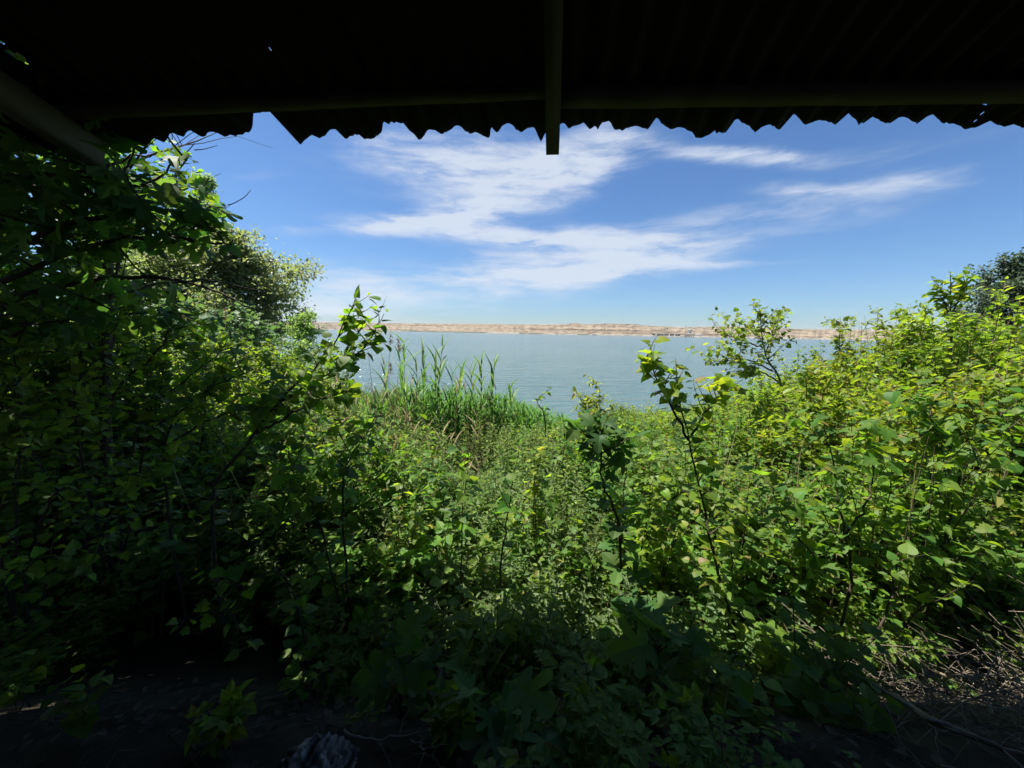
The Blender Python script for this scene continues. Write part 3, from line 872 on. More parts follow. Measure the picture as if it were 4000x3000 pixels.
def shrub(name, label, cat, top, y_base=None, width=1.2, n_stem=9, n_br=7, size=.07, tpls=T_SMALL, mat='shrub', bark='bark_pale', spacing=.05, seed=0,
          low=.15, group=None, br_len=.5, r0=.016, base=None, spread=.45, lean=0.0, prune=None):
    """many-stemmed bush whose highest stem ends at TOP; foliage is one part"""
    global rng
    keep = rng; rng = np.random.default_rng(seed + 900)
    top = np.array(top)
    bx, by = (top[0] - lean, top[1]) if base is None else base
    b0 = np.array([bx, by, gz(bx, by)])
    H = top[2] - b0[2]
    root = thing(name, b0, label, cat, group)
    ls = []; tw = MB()
    for k in range(n_stem):
        a = k / n_stem * 6.28 + rng.uniform(-.4, .4)
        rad = 0 if k == 0 else width * .5 * rng.uniform(.35, 1.0)
        hh = 1.0 if k == 0 else rng.uniform(.84, 1.0) * (1 - .10 * (rad / width))
        tip = np.array([top[0] + rad * math.cos(a), top[1] + rad * math.sin(a), b0[2] + H * hh])
        st = b0 + np.array([math.cos(a), math.sin(a), 0]) * (.06 + .15 * rad)
        st[2] = gz(st[0], st[1]) - .03
        mid = (st + tip) / 2 + np.array([math.cos(a), math.sin(a), 0]) * rad * .12 + rng.normal(0, .05, 3)
        P = smooth_line([st, mid, tip], 16)
        mb = MB(); mb.tube(P - b0, r0 * rng.uniform(.7, 1.1), r0 * .15, 5)
        add('stem', mb.mesh('stem', bark, True), root)
        ls.append(leaf_line(P, spacing, size, low + .1, 1.0, -.1, spread))
        for j in range(n_br):
            t = low + (.97 - low) * (j + rng.uniform(0, 1)) / n_br
            Bp = branch_off(P, t, br_len * rng.uniform(.5, 1.2) * (1.2 - .75 * t), None, .55)
            tw.tube(Bp - b0, r0 * .35, r0 * .1, 3, cap=False)
            ls.append(leaf_line(Bp, spacing, size, .08, 1.0, -.1, spread))
            for _ in range(2):
                B2 = branch_off(Bp, rng.uniform(.2, .8), br_len * rng.uniform(.3, .55), None, .4)
                tw.tube(B2 - b0, r0 * .2, r0 * .06, 3, cap=False)
                ls.append(leaf_line(B2, spacing, size, .08, 1.0, -.1, spread))
    add('twigs', tw.mesh('twigs', bark), root, kind='stuff')
    pos, D, Nn, S = cat_leaves(ls)
    ok = pos[:, 2] > ground(pos[:, 0], pos[:, 1]) + .02
    if prune is not None: ok &= prune(pos, D, S)
    pos, D, Nn, S = pos[ok], D[ok], Nn[ok], S[ok]
    Mx = frames(D, Nn, S); mb = MB()
    idx = np.arange(len(pos))
    for k, tp in enumerate(tpls):
        s_ = idx % len(tpls) == k
        mb.leaves(tp, pos[s_] - b0, Mx[s_])
    add('foliage', mb.mesh('foliage', mat), root, kind='stuff')
    rng = keep
    return root

def tree(name, label, base, height, radius, crown_lo, n_limb, n_sub, leaves_sub, size, mat, tpls=T_POPLAR, bark='bark_pale', seed=0, r0=.14, lean=(0, 0), shape=1.0, up=.5, group=None, sub2=3, prune=None):
    """trunk with limbs, and a crown of small leaves along their twigs"""
    global rng
    keep = rng; rng = np.random.default_rng(seed + 1300)
    b0 = np.array([base[0], base[1], gz(base[0], base[1])])
    root = thing(name, b0, label, 'tree', group)
    P = smooth_line([b0 - np.array([0, 0, .2]), b0 + np.array([lean[0] * .3 + rng.normal(0, .1), lean[1] * .3, height * .5]), b0 + np.array([lean[0], lean[1], height])], 18)
    mb = MB(); mb.tube(P - b0, r0, r0 * .12, 8)
    add('trunk', mb.mesh('trunk', bark, True), root)
    ls = []; tw = MB()
    for k in range(n_limb):
        t = crown_lo + (.97 - crown_lo) * (k + rng.uniform(0, 1)) / n_limb
        f = (t - crown_lo) / (1 - crown_lo)
        ext = radius * (math.sin(min(1, (f + .16) * 1.0) ** shape * math.pi * .93) * .9 + .14) * rng.choice([rng.uniform(.6, .85), rng.uniform(.85, 1.12)])
        Lb = branch_off(P, t, ext, k * 2.4 + rng.uniform(-.5, .5), up, 9, .1)
        mb = MB(); mb.tube(Lb - b0, r0 * .32 * (1.1 - f * .8), r0 * .05, 5)
        add('limb', mb.mesh('limb', bark, True), root)
        for j in range(n_sub):
            B2 = branch_off(Lb, rng.uniform(.25, 1.0), ext * rng.uniform(.22, .5) + .15, None, .35, 6, .16)
            tw.tube(B2 - b0, r0 * .06, r0 * .02, 3, cap=False)
            Ls = np.linalg.norm(np.diff(B2, axis=0), axis=1).sum()
            ls.append(leaf_line(B2, Ls / leaves_sub, size, .1, 1.0, -.2, .6, jitter=size * .7))
            for _ in range(sub2):
                B3 = branch_off(B2, rng.uniform(.2, .9), Ls * .5, None, .2, 5, .2)
                ls.append(leaf_line(B3, Ls * .5 / (leaves_sub * .7), size, .05, 1.0, -.2, .6, jitter=size))
    add('twigs', tw.mesh('twigs', bark), root, kind='stuff')
    pos, D, Nn, S = cat_leaves(ls)
    if prune is not None:
        k_ = prune(pos, D, S); pos, D, Nn, S = pos[k_], D[k_], Nn[k_], S[k_]
    Mx = frames(D, Nn, S); mb = MB()
    mb.leaves(tpls[0], pos - b0, Mx)
    add('crown', mb.mesh('crown', mat), root, kind='stuff')
    rng = keep
    return root

# ------------------------------------------------------------------ bramble thicket (nobody could count its shoots)
SILP = [(-400, 900), (0, 1000), (600, 1180), (1000, 1330), (1200, 1420), (1300, 1500), (1600, 1590), (2000, 1650), (2250, 1670), (2350, 1620), (2600, 1610), (2900, 1570), (3050, 1500), (3200, 1440),
        (3350, 1370), (3500, 1320), (3700, 1270), (4000, 1220), (4400, 1180)]
def sil_limit(x, y, z_guess):
    """highest z at (x, y) that keeps the thicket's skyline where it stands"""
    px, _ = project(np.stack([x, y, z_guess], -1))
    py = np.interp(px, [p[0] for p in SILP], [p[1] for p in SILP])
    D = np.stack([(px - 2000) / F, (1500 - py) / F, -np.ones_like(px)], -1) @ CM3.T
    return CAM_Z + D[:, 2] / D[:, 1] * y

def clump_mesh(seed, kind='bramble'):
    """one tuft of arching canes, one unit tall"""
    global rng
    keep = rng; rng = np.random.default_rng(seed)
    mb = MB(); ls = []
    for k in range(13):
        a = rng.uniform(0, 6.28); r_ = rng.uniform(.1, .55)
        b0 = np.array([rng.normal(0, .14), rng.normal(0, .14), -.05])
        hgt = rng.uniform(.55, 1.0)
        d = np.array([math.cos(a), math.sin(a), 0])
        P = smooth_line([b0, b0 + d * r_ * .35 + np.array([0, 0, hgt * .62]), b0 + d * r_ + np.array([0, 0, hgt * rng.uniform(.85, 1.0)])], 9)
        mb.tube(P, .006, .002, 3, 1, cap=False)
        ls.append(leaf_line(P, .060, .128, .3, 1.0, -.1, .26))
        for _ in range(3):
            B = branch_off(P, rng.uniform(.4, .95), rng.uniform(.15, .35), None, .3, 5)
            mb.tube(B, .003, .001, 3, 1, cap=False)
            ls.append(leaf_line(B, .055, .118, .1, 1.0, -.1, .26))
    for k in range(3):
        a = rng.uniform(0, 6.28); b0 = np.array([rng.normal(0, .2), rng.normal(0, .2), -.05]); tip = b0 + np.array([rng.normal(0, .25), rng.normal(0, .25), rng.uniform(.8, 1.2)])
        mb.tube(smooth_line([b0, (b0 + tip) / 2 + rng.normal(0, .04, 3), tip], 6), .005, .002, 3, 2, cap=False)
    pos, D, Nn, S = cat_leaves(ls)
    D[:, 2] *= .42
    tri = rng.uniform(0, 1, len(pos)) < .62
    mb.leaves(T_TREFOIL[0], pos[tri], frames(D[tri], Nn[tri], S[tri]))
    o_ = ~tri
    mb.leaves(T_SMALL[0], pos[o_], frames(D[o_], Nn[o_], S[o_] * .7))
    me = mb.mesh('bramble_tuft', ['bramble', 'stem', 'straw'])
    rng = keep
    return me

def instancer(name, meshes, pos, rotz, scl, idx, tilt=None, **props):
    col = bpy.data.collections.new(name + '_tufts')
    for i, me in enumerate(meshes):
        o = bpy.data.objects.new('%s_%02d' % (me.name, i), me)
        col.objects.link(o)
    me = bpy.data.meshes.new(name)
    me.vertices.add(len(pos)); me.vertices.foreach_set('co', np.ascontiguousarray(pos, np.float32).ravel())
    rot = np.zeros((len(pos), 3), np.float32); rot[:, 2] = rotz
    if tilt is not None:
        rot[:, :2] = tilt
    for nm, ty, arr in (('rot', 'FLOAT_VECTOR', rot), ('scl', 'FLOAT_VECTOR', np.asarray(scl, np.float32))):
        at_ = me.attributes.new(nm, ty, 'POINT'); at_.data.foreach_set('vector', np.ascontiguousarray(arr).ravel())
    at_ = me.attributes.new('pick', 'INT', 'POINT'); at_.data.foreach_set('value', np.ascontiguousarray(idx, np.int32))
    for mt in meshes[0].materials:
        me.materials.append(mt)
    o = add(name, me, **props)
    g = bpy.data.node_groups.new(name, 'GeometryNodeTree')
    g.interface.new_socket('Geometry', in_out='INPUT', socket_type='NodeSocketGeometry')
    g.interface.new_socket('Geometry', in_out='OUTPUT', socket_type='NodeSocketGeometry')
    gi = g.nodes.new('NodeGroupInput'); go = g.nodes.new('NodeGroupOutput')
    ip = g.nodes.new('GeometryNodeInstanceOnPoints'); ci = g.nodes.new('GeometryNodeCollectionInfo')
    ci.inputs['Collection'].default_value = col; ci.inputs['Separate Children'].default_value = True; ci.inputs['Reset Children'].default_value = True
    ip.inputs['Pick Instance'].default_value = True
    def attr(nm, ty):
        n = g.nodes.new('GeometryNodeInputNamedAttribute'); n.data_type = ty; n.inputs['Name'].default_value = nm
        return [s for s in n.outputs if s.enabled and s.name == 'Attribute'][0]
    g.links.new(gi.outputs[0], ip.inputs['Points']); g.links.new(ci.outputs[0], ip.inputs['Instance'])
    g.links.new(attr('pick', 'INT'), ip.inputs['Instance Index'])
    er = g.nodes.new('FunctionNodeEulerToRotation')
    g.links.new(attr('rot', 'FLOAT_VECTOR'), er.inputs[0]); g.links.new(er.outputs[0], ip.inputs['Rotation'])
    g.links.new(attr('scl', 'FLOAT_VECTOR'), ip.inputs['Scale'])
    g.links.new(ip.outputs[0], go.inputs[0])
    md = o.modifiers.new('tufts', 'NODES'); md.node_group = g
    return o

tufts = [clump_mesh(s) for s in range(10)]
pts = []
y = 1.2
while y < 17.5:
    step = .35 + .018 * y
    x = -1.55 * y - 1.2
    while x < 1.55 * y + 1.2:
        pts.append((x + random.uniform(-.5, .5) * step, y + random.uniform(-.5, .5) * step))
        x += step
    y += step * .9
pts = np.array(pts)
bx, by = pts[:, 0], pts[:, 1]
g0 = ground(bx, by)
hn = .45 + .59 * sst(1.8, 4.2, by) + .18 * np.sin(bx * 1.3 + 1.1 * by) + .16 * np.sin(bx * .7 - .9 * by + 2) + rng.normal(0, .26, len(bx)) + .5 * (rng.uniform(0, 1, len(bx)) > .93)
hn += 1.0 * sst(3.2, 7.5, bx) * sst(3.5, 7, by) + .9 * sst(3, 8, -bx) * sst(5, 9, by)
lim = sil_limit(bx, by, g0 + hn) - g0
lim = lim + np.where((rng.uniform(0, 1, len(bx)) > .72) & (by > 5), rng.uniform(.05, .45, len(bx)), 0)
hh = np.minimum(hn, lim)
def clearing_limit(x, y, g_, h_):
    px, _ = project(np.stack([x, y, g_ + h_], -1))
    D = np.stack([(px - 2000) / F, np.full_like(px, (1500 - 1845) / F), -np.ones_like(px)], -1) @ CM3.T
    z = CAM_Z + D[:, 2] / D[:, 1] * y - g_
    return np.where((np.abs(px - 1840) < 150) & (y < 6.6), np.minimum(h_, z), h_)
hh = clearing_limit(bx, by, g0, hh)
hh = np.where(by < 2.7, np.minimum(hh, .52), hh)
hh = np.where(by < 2.0, np.clip(hh, .24, .36), hh)
ppx, ppy = project(np.stack([bx, by, g0 + .3], -1))
keepm = (hh > .22)
keepm &= ~((((ppx - 1800) / 230) ** 2 + ((ppy - 1830) / 95) ** 2) < 1)          # the dry grass clearing
keepm &= ~((ppx > 1330) & (ppx < 2130) & (by > 8.2) & (by < 13.0) & (rng.uniform(0, 1, len(bx)) < .7))  # reeds grow here
keepm &= ~((bx > 1.85) & (by < 2.3) & (bx < 3.9))                               # the brush pile
keepm &= ~((by < 1.6) & ((bx < -.35) | (bx > 1.3)))
keepm &= ~((by < 1.45) & (rng.uniform(0, 1, len(bx)) < .35))
keepm &= ~((by < 2.1) & (bx > -1.0) & (rng.uniform(0, 1, len(bx)) < .3))
keepm &= ~((by < 2.95) & (bx < -.25) & (bx > -3.2) & (rng.uniform(0, 1, len(bx)) < .85))
keepm &= ~((by < 2.7) & (bx > -1.0) & (bx < 1.3) & (rng.uniform(0, 1, len(bx)) < .2))
bx, by, g0, hh = bx[keepm], by[keepm], g0[keepm], hh[keepm]
wid = np.clip(hh, .55, 1.15) * rng.uniform(.85, 1.15, len(bx))
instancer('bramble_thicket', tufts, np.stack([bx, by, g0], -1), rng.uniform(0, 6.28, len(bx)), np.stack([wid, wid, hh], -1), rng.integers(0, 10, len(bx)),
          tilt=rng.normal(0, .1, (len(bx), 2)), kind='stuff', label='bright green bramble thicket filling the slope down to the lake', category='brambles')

# knee-high mulberry shoots standing in the brambles
def shoot_mesh(seed):
    global rng
    keep = rng; rng = np.random.default_rng(seed + 70)
    mb = MB(); ls = []
    for k in range(6):
        a = rng.uniform(0, 6.28); b0 = np.array([rng.normal(0, .16), rng.normal(0, .16), -.05]); hgt_ = rng.uniform(.6, 1.0)
        P = smooth_line([b0, b0 + np.array([math.cos(a) * .06, math.sin(a) * .06, hgt_ * .5]), b0 + np.array([math.cos(a) * .18, math.sin(a) * .18, hgt_])], 8)
        mb.tube(P, .006, .0025, 4, 1, cap=False)
        ls.append(leaf_line(P, .055, .125, .2, 1.0, -.05, .3))
        for _ in range(2):
            B = branch_off(P, rng.uniform(.35, .85), rng.uniform(.15, .3), None, .4, 5)
            mb.tube(B, .003, .0015, 3, 1, cap=False)
            ls.append(leaf_line(B, .06, .115, .2, 1.0, -.05, .3))
    pos, D, Nn, S = cat_leaves(ls)
    D[:, 2] = np.clip(D[:, 2] * .5, -.35, .4)
    tp = T_MITTEN + T_HEART[:2]; idx = rng.integers(0, len(tp), len(pos))
    for k, q in enumerate(tp):
        mb.leaves(q, pos[idx == k], frames(D[idx == k], Nn[idx == k], S[idx == k]))
    rng = keep
    return mb.mesh('mulberry_shoots', ['mulberry', 'stem'])
shoots = [shoot_mesh(s_) for s_ in range(8)]
q = []
y = 2.15
while y < 8.5:
    st_ = .42 + .03 * y
    x = -1.4 * y - .5
    while x < 1.45 * y + .6:
        q.append((x + random.uniform(-.5, .5) * st_, y + random.uniform(-.5, .5) * st_)); x += st_
    y += st_
q = np.array(q)
q = q[(rng.uniform(0, 1, len(q)) < np.where(q[:, 0] > -.5, .85, .7)) & ~((q[:, 1] < 2.25) & (q[:, 0] > 1.8)) & ~((q[:, 1] < 3.0) & (q[:, 0] < -.4))]
sx, sy = q[:, 0], q[:, 1]; sg = ground(sx, sy)
sh_ = np.minimum(.62 + .62 * sst(2.6, 4.2, sy) + rng.normal(0, .22, len(sx)) + .6 * (rng.uniform(0, 1, len(sx)) > .78) * sst(2.8, 3.6, sy), sil_limit(sx, sy, sg + 1.0) - sg + .05)
sh_ = clearing_limit(sx, sy, sg, sh_)
ppx, ppy = project(np.stack([sx, sy, sg + .3], -1))
kq = (sh_ > .4) & ~((((ppx - 1800) / 270) ** 2 + ((ppy - 1850) / 130) ** 2) < 1)
sx, sy, sg, sh_ = sx[kq], sy[kq], sg[kq], sh_[kq]
sw = np.clip(sh_, .7, 1.1) * rng.uniform(.85, 1.1, len(sx))
instancer('mulberry_undergrowth', shoots, np.stack([sx, sy, sg], -1), rng.uniform(0, 6.28, len(sx)), np.stack([sw, sw, sh_], -1), rng.integers(0, 8, len(sx)),
          tilt=rng.normal(0, .08, (len(sx), 2)), kind='stuff', label='knee-high mulberry shoots with broad flat leaves among the nearer brambles', category='undergrowth')
def herb_mesh(seed):
    global rng
    keep = rng; rng = np.random.default_rng(seed + 170)
    mb = MB(); ls = []
    for k in range(12):
        b0 = np.array([rng.normal(0, .2), rng.normal(0, .2), -.05]); tip = b0 + np.array([rng.normal(0, .1), rng.normal(0, .1), rng.uniform(.6, 1.05)])
        P = smooth_line([b0, (b0 + tip) / 2 + rng.normal(0, .03, 3), tip], 8)
        mb.tube(P, .004, .002, 3, 1, cap=False)
        ls.append(leaf_line(P, .022, .085, .15, 1.0, .15, .5))
    pos, D, Nn, S = cat_leaves(ls)
    mb.leaves(tpl_from_half([(0, 0), (.17, .35), (.12, .7), (0, 1)], [], pet=0, fold=.25, droop=.3), pos, frames(D, Nn, S))
    rng = keep
    return mb.mesh('narrow_leaved_herbs', ['herb', 'stem'])
herbs = [herb_mesh(s_) for s_ in range(5)]
hx = []
for k in range(520):
    yy = 2.2 + 6.0 * rng.uniform() ** 1.3; px = rng.choice([rng.uniform(1150, 2300), rng.uniform(700, 3800)], p=[.65, .35]); hx.append((at(px, 1500, yy).x, yy))
hx = np.array(hx); hg = ground(hx[:, 0], hx[:, 1])
hz_ = np.minimum(.55 + .6 * sst(2.5, 4.2, hx[:, 1]) + rng.normal(0, .2, len(hx)), sil_limit(hx[:, 0], hx[:, 1], hg + 1.0) - hg + .1)
hz_ = clearing_limit(hx[:, 0], hx[:, 1], hg, hz_); kq = (hz_ > .3) & ~((hx[:, 1] < 2.9) & (hx[:, 0] < -.3)) & ~((hx[:, 1] < 2.6) & (hx[:, 0] > 1.7)); hx, hg, hz_ = hx[kq], hg[kq], hz_[kq]
instancer('narrow_leaved_herbs', herbs, np.stack([hx[:, 0], hx[:, 1], hg], -1), rng.uniform(0, 6.28, len(hx)), np.stack([hz_ * 0 + .9, hz_ * 0 + .9, hz_], -1), rng.integers(0, 5, len(hx)),
          tilt=rng.normal(0, .08, (len(hx), 2)), kind='stuff', label='grey-green narrow-leaved herbs growing between the brambles', category='herbs')
print('tufts', len(bx), 'shoots', len(sx), 'herbs', len(hx))

# ------------------------------------------------------------------ fig tree overhanging on the left
def multi_tree(name, label, cat, base, trunk, branches, size, tpls, tkey, mat, spacing, n_sub, sub_len, seed, r0=.07, max_obj=300, extra_twigs=(), sub2=1, r_b=.022, droop=-.35, spread=.5, group=None, prune=None):
    global rng
    keep = rng; rng = np.random.default_rng(seed + 2100)
    base = np.array(base, float)
    root = thing(name, base, label, cat, group)
    if trunk is not None:
        mb = MB(); mb.tube(smooth_line(trunk, 14) - base, r0, r0 * .45, 9)
        add('trunk', mb.mesh('trunk', 'bark', True), root)
    ls = []
    for Bk in branches:
        P = smooth_line(Bk, 16); P[1:] += rng.normal(0, .012, P[1:].shape)
        mb = MB(); mb.tube(P - base, r_b, r_b * .2, 6)
        br_ = add('branch', mb.mesh('branch', 'bark', True), root)
        ls.append(leaf_line(P, spacing, size, .3, 1.0, droop, spread))
        for k in range(n_sub):
            t = .12 + .86 * (k + rng.uniform(0, 1)) / n_sub
            B2 = branch_off(P, t, sub_len * rng.uniform(.5, 1.25) * (1.15 - .5 * t), None, rng.uniform(-.3, .5), 8, .1)
            if prune is not None and not fig_ok(B2): continue
            mb = MB(); mb.tube(B2 - base, r_b * .4, r_b * .12, 4)
            add('twig', mb.mesh('twig', 'bark', True), br_)
            ls.append(leaf_line(B2, spacing, size, .1, 1.0, droop, spread))
            for _ in range(sub2):
                B3 = branch_off(B2, rng.uniform(.2, .8), sub_len * rng.uniform(.4, .7), None, rng.uniform(-.3, .3), 6, .1)
                if prune is not None and not fig_ok(B3): continue
                ls.append(leaf_line(B3, spacing * 1.1, size * .9, .15, 1.0, droop, spread))
                mb = MB(); mb.tube(B3 - base, r_b * .25, r_b * .1, 3)
                add('twig', mb.mesh('twig', 'bark', True), br_)
    for T_ in extra_twigs:
        mb = MB(); mb.tube(smooth_line(T_, 10) - base, .005, .0018, 4)
        add('twig', mb.mesh('twig', 'bark', True), root)
    put_leaves(root, cat_leaves(ls), tpls, tkey, mat, max_obj, prune=prune)
    rng = keep
    return root
def fig_edge(pos, D, S):
    """the bough ends where the crown has been cut back from the eave"""
    tip = pos + D / np.linalg.norm(D, axis=1)[:, None] * S[:, None] * .8
    px, py = project(tip)
    diag = 1075 + (px - 430) * .29
    window = (px > 440) & (py > 990) & (py < diag)
    lim = np.interp(py, [500, 560, 620, 700, 800, 900, 960, 1010, 1060, 1120, 1250], [560, 680, 780, 800, 880, 960, 1000, 960, 760, 900, 1160])
    return ((px < lim) & ~window) | (tip[:, 1] < 1.2)
def fig_ok(P):
    q = np.asarray(P)[-1:]
    return bool(fig_edge(q, np.array([[0, 0, 1.]]), np.array([.01]))[0])
fb = (-4.6, 2.7, gz(-4.6, 2.7))
multi_tree('fig_tree', 'large dark fig tree overhanging the shelter with lobed leaves against the sky', 'tree', fb,
           [fb, (-4.4, 2.8, 3.4), (-4.1, 2.9, 4.6), (-4.2, 2.9, 6.2)],
           [[(-4.2, 2.9, 4.1), at(300, 980, 3.0), at(620, 925, 2.9), at(800, 950, 2.85), at(930, 945, 2.85)],
            [(-4.15, 2.9, 4.6), at(250, 800, 2.95), at(560, 720, 2.9), at(740, 610, 2.95)],
            [(-4.2, 2.9, 4.4), at(200, 900, 2.7), at(480, 820, 2.7), at(760, 830, 2.75), at(880, 905, 2.8)],
            [(-4.3, 2.8, 3.8), at(200, 1120, 3.2), at(560, 1080, 3.1), at(820, 1130, 3.0), at(990, 1220, 3.0)],
            [(-4.2, 2.9, 5.0), at(100, 700, 2.7), at(380, 660, 2.75), at(620, 590, 2.85)],
            [(-4.4, 2.8, 3.4), at(50, 1300, 3.0), at(400, 1240, 3.1), at(700, 1210, 3.1)],
            [(-4.2, 2.9, 5.0), (-3.6, 2.5, 5.9), (-3.0, 2.3, 6.2), (-2.3, 2.5, 6.0)],
            [(-4.2, 2.9, 5.4), (-3.9, 2.0, 6.3), (-3.5, 1.2, 6.7), (-3.0, .6, 6.9)],
            [(-4.2, 2.9, 5.8), (-3.6, 3.3, 6.8), (-3.0, 3.7, 7.0), (-2.5, 4.0, 6.7)],
            [(-4.3, 2.8, 3.9), (-4.0, 3.6, 4.2), (-3.4, 4.3, 4.5), (-2.9, 4.7, 4.4)]],
           .17, T_FIG, 'fig', 'fig', .08, 8, .62, 1, prune=fig_edge, extra_twigs=[[at(890, 800, 2.9), at(911, 795, 2.9), at(955, 770, 2.9), at(979, 743, 2.9)], [at(760, 586, 2.9), at(800, 582, 2.9), at(850, 568, 2.9)]])
# small leaved mulberry boughs tangled with the fig
mb0 = (-3.9, 3.6, gz(-3.9, 3.6))
multi_tree('mulberry_tree', 'small-leaved mulberry tree tangled behind the fig branches under the eave', 'tree', mb0,
           [mb0, (-3.9, 3.6, 3.0), (-3.7, 3.6, 4.4), (-3.6, 3.6, 5.2)],
           [[(-3.75, 3.6, 4.2), at(420, 840, 3.5), at(640, 740, 3.4), at(760, 560, 3.3)],
            [(-3.75, 3.6, 4.0), at(500, 880, 3.5), at(700, 780, 3.4), at(900, 830, 3.4)],
            [(-3.8, 3.6, 3.6), at(450, 1010, 3.7), at(650, 960, 3.6), at(850, 900, 3.5)],
            [(-3.8, 3.6, 3.2), at(300, 1150, 3.7), at(500, 1090, 3.6), at(720, 1100, 3.5)]],
           .085, T_HEART, 'heart', 'mulberry', .055, 8, .45, 2, r0=.05, r_b=.014, prune=fig_edge)
# ------------------------------------------------------------------ dark mulberry bushes low on the left
def pl(*pts):
    return [at(*p) for p in pts]
def gbase(px, y, dz=0):
    p = at(px, 1500, y)
    return Vector((p.x, y, gz(p.x, y) + dz))
multi_tree('mulberry_bush', 'tall shaded mulberry bush with broad lobed leaves below the fig tree', 'bush', gbase(330, 3.0), None,
           [[gbase(330, 3.0), at(420, 1650, 3.0), at(600, 1380, 3.0), at(700, 1230, 3.0)],
            [gbase(330, 3.0), at(520, 1700, 2.9), at(720, 1500, 2.9), at(900, 1330, 2.9)],
            [gbase(330, 3.0), at(300, 1600, 2.8), at(380, 1400, 2.8), at(420, 1250, 2.8)],
            [gbase(330, 3.0), at(560, 1780, 2.8), at(700, 1600, 2.8), at(950, 1440, 2.85)],
            [gbase(330, 3.0), at(100, 1600, 2.7), at(60, 1400, 2.7), at(120, 1250, 2.7)]],
           .085, T_MITTEN + T_HEART[:1], 'mitten', 'mulberry', .055, 9, .5, 3, r_b=.012, droop=-.2, prune=fig_edge)
multi_tree('mulberry_bush', 'low shaded mulberry bush with thin arching stems beside the black lower corner', 'bush', gbase(-100, 2.4), None,
           [[gbase(-100, 2.4), at(60, 1900, 2.4), at(160, 1700, 2.4), at(330, 1620, 2.4)],
            [gbase(-100, 2.4), at(150, 2050, 2.3), at(300, 1880, 2.3), at(520, 1850, 2.3)],
            [gbase(-100, 2.4), at(-60, 1800, 2.2), at(-20, 1600, 2.2), at(80, 1480, 2.2)],
            [gbase(-100, 2.4), at(200, 2250, 2.1), at(350, 2120, 2.1), at(480, 2080, 2.1)]],
           .075, T_MITTEN + T_HEART[:1], 'mitten', 'mulberry', .055, 7, .42, 4, r_b=.010, droop=-.15)
# leaning sapling with dark leaves against the lake
sapling('mulberry_sapling', 'leaning mulberry sapling whose dark leafy tip stands against the far shore', 'sapling',
        [[gbase(790, 2.5)] + pl((830, 1980, 2.55), (917, 1793, 2.6), (1099, 1564, 2.7), (1252, 1411, 2.75), (1340, 1280, 2.75), (1393, 1150, 2.75)),
         pl((1099, 1564, 2.7), (1250, 1480, 2.75), (1400, 1380, 2.8), (1500, 1225, 2.8)),
         pl((1000, 1690, 2.65), (1100, 1640, 2.6), (1240, 1560, 2.6), (1400, 1540, 2.6))],
        .095, T_HEART, 'heart', 'mulberry', spacing=.05, r0=.013, n_br=9, br_len=.30, t0=.35, seed=5, br_t=(.35, .93), sub=1, droop=-.3)
sapling('mulberry_sapling', 'thin arching mulberry sapling crossing the shaded left bushes', 'sapling',
        [[gbase(640, 2.7)] + pl((640, 1800, 2.7), (760, 1560, 2.7), (1000, 1440, 2.75)), pl((640, 1750, 2.7), (820, 1640, 2.7), (1010, 1600, 2.7), (1180, 1640, 2.7))],
        .10, T_HEART + T_MITTEN, 'heartmitten', 'mulberry', spacing=.055, r0=.012, n_br=8, br_len=.38, t0=.3, seed=6, sub=1)
sapling('mulberry_sapling', 'dark slender mulberry sapling rising in shade left of the dry grass', 'sapling',
        [[gbase(1330, 2.6)] + pl((1340, 2000, 2.6), (1360, 1800, 2.65), (1480, 1650, 2.7)), [gbase(1330, 2.6)] + pl((1250, 2050, 2.6), (1150, 1850, 2.6), (1120, 1720, 2.6))],
        .09, T_HEART, 'heart', 'mulberry', spacing=.055, r0=.010, n_br=7, br_len=.36, t0=.25, seed=7, sub=1)
# fig saplings in the middle
def fig_sapling(label, stem, size, seed, n_br=5, n=1, br_len=.22, t0=.38, **kw):
    return sapling('fig_sapling', label, 'sapling', stem, size, T_FIG, 'fig', 'fig', spacing=.065, r0=.012, n_br=n_br, br_len=br_len, t0=t0, seed=seed, droop=-.25, br_t=(.6, .97), **kw)
fig_sapling('dark fig sapling with broad lobed leaves above a bare curved stem', [[gbase(2470, 2.6)] + pl((2425, 2108, 2.6), (2360, 1900, 2.65), (2345, 1760, 2.68), (2335, 1690, 2.7))], .165, 11, n_br=11, br_len=.40)
fig_sapling('low fig sapling with wide dull leaves beneath the curved fig stem', [[gbase(2560, 2.15)] + pl((2550, 2480, 2.15), (2520, 2400, 2.12))], .22, 12, n_br=3, t0=.35)
fig_sapling('fig shoot with big pale-veined leaves hanging beside the round stump', [[gbase(1690, 1.85)] + pl((1690, 2700, 1.85), (1720, 2560, 1.8))], .20, 13, n_br=2, t0=.3)
fig_sapling('short fig shoot with a few broad leaves at the bottom of the slope', [[gbase(2030, 1.62)] + pl((2040, 2860, 1.62), (2000, 2770, 1.6))], .17, 14, n_br=2, t0=.3)
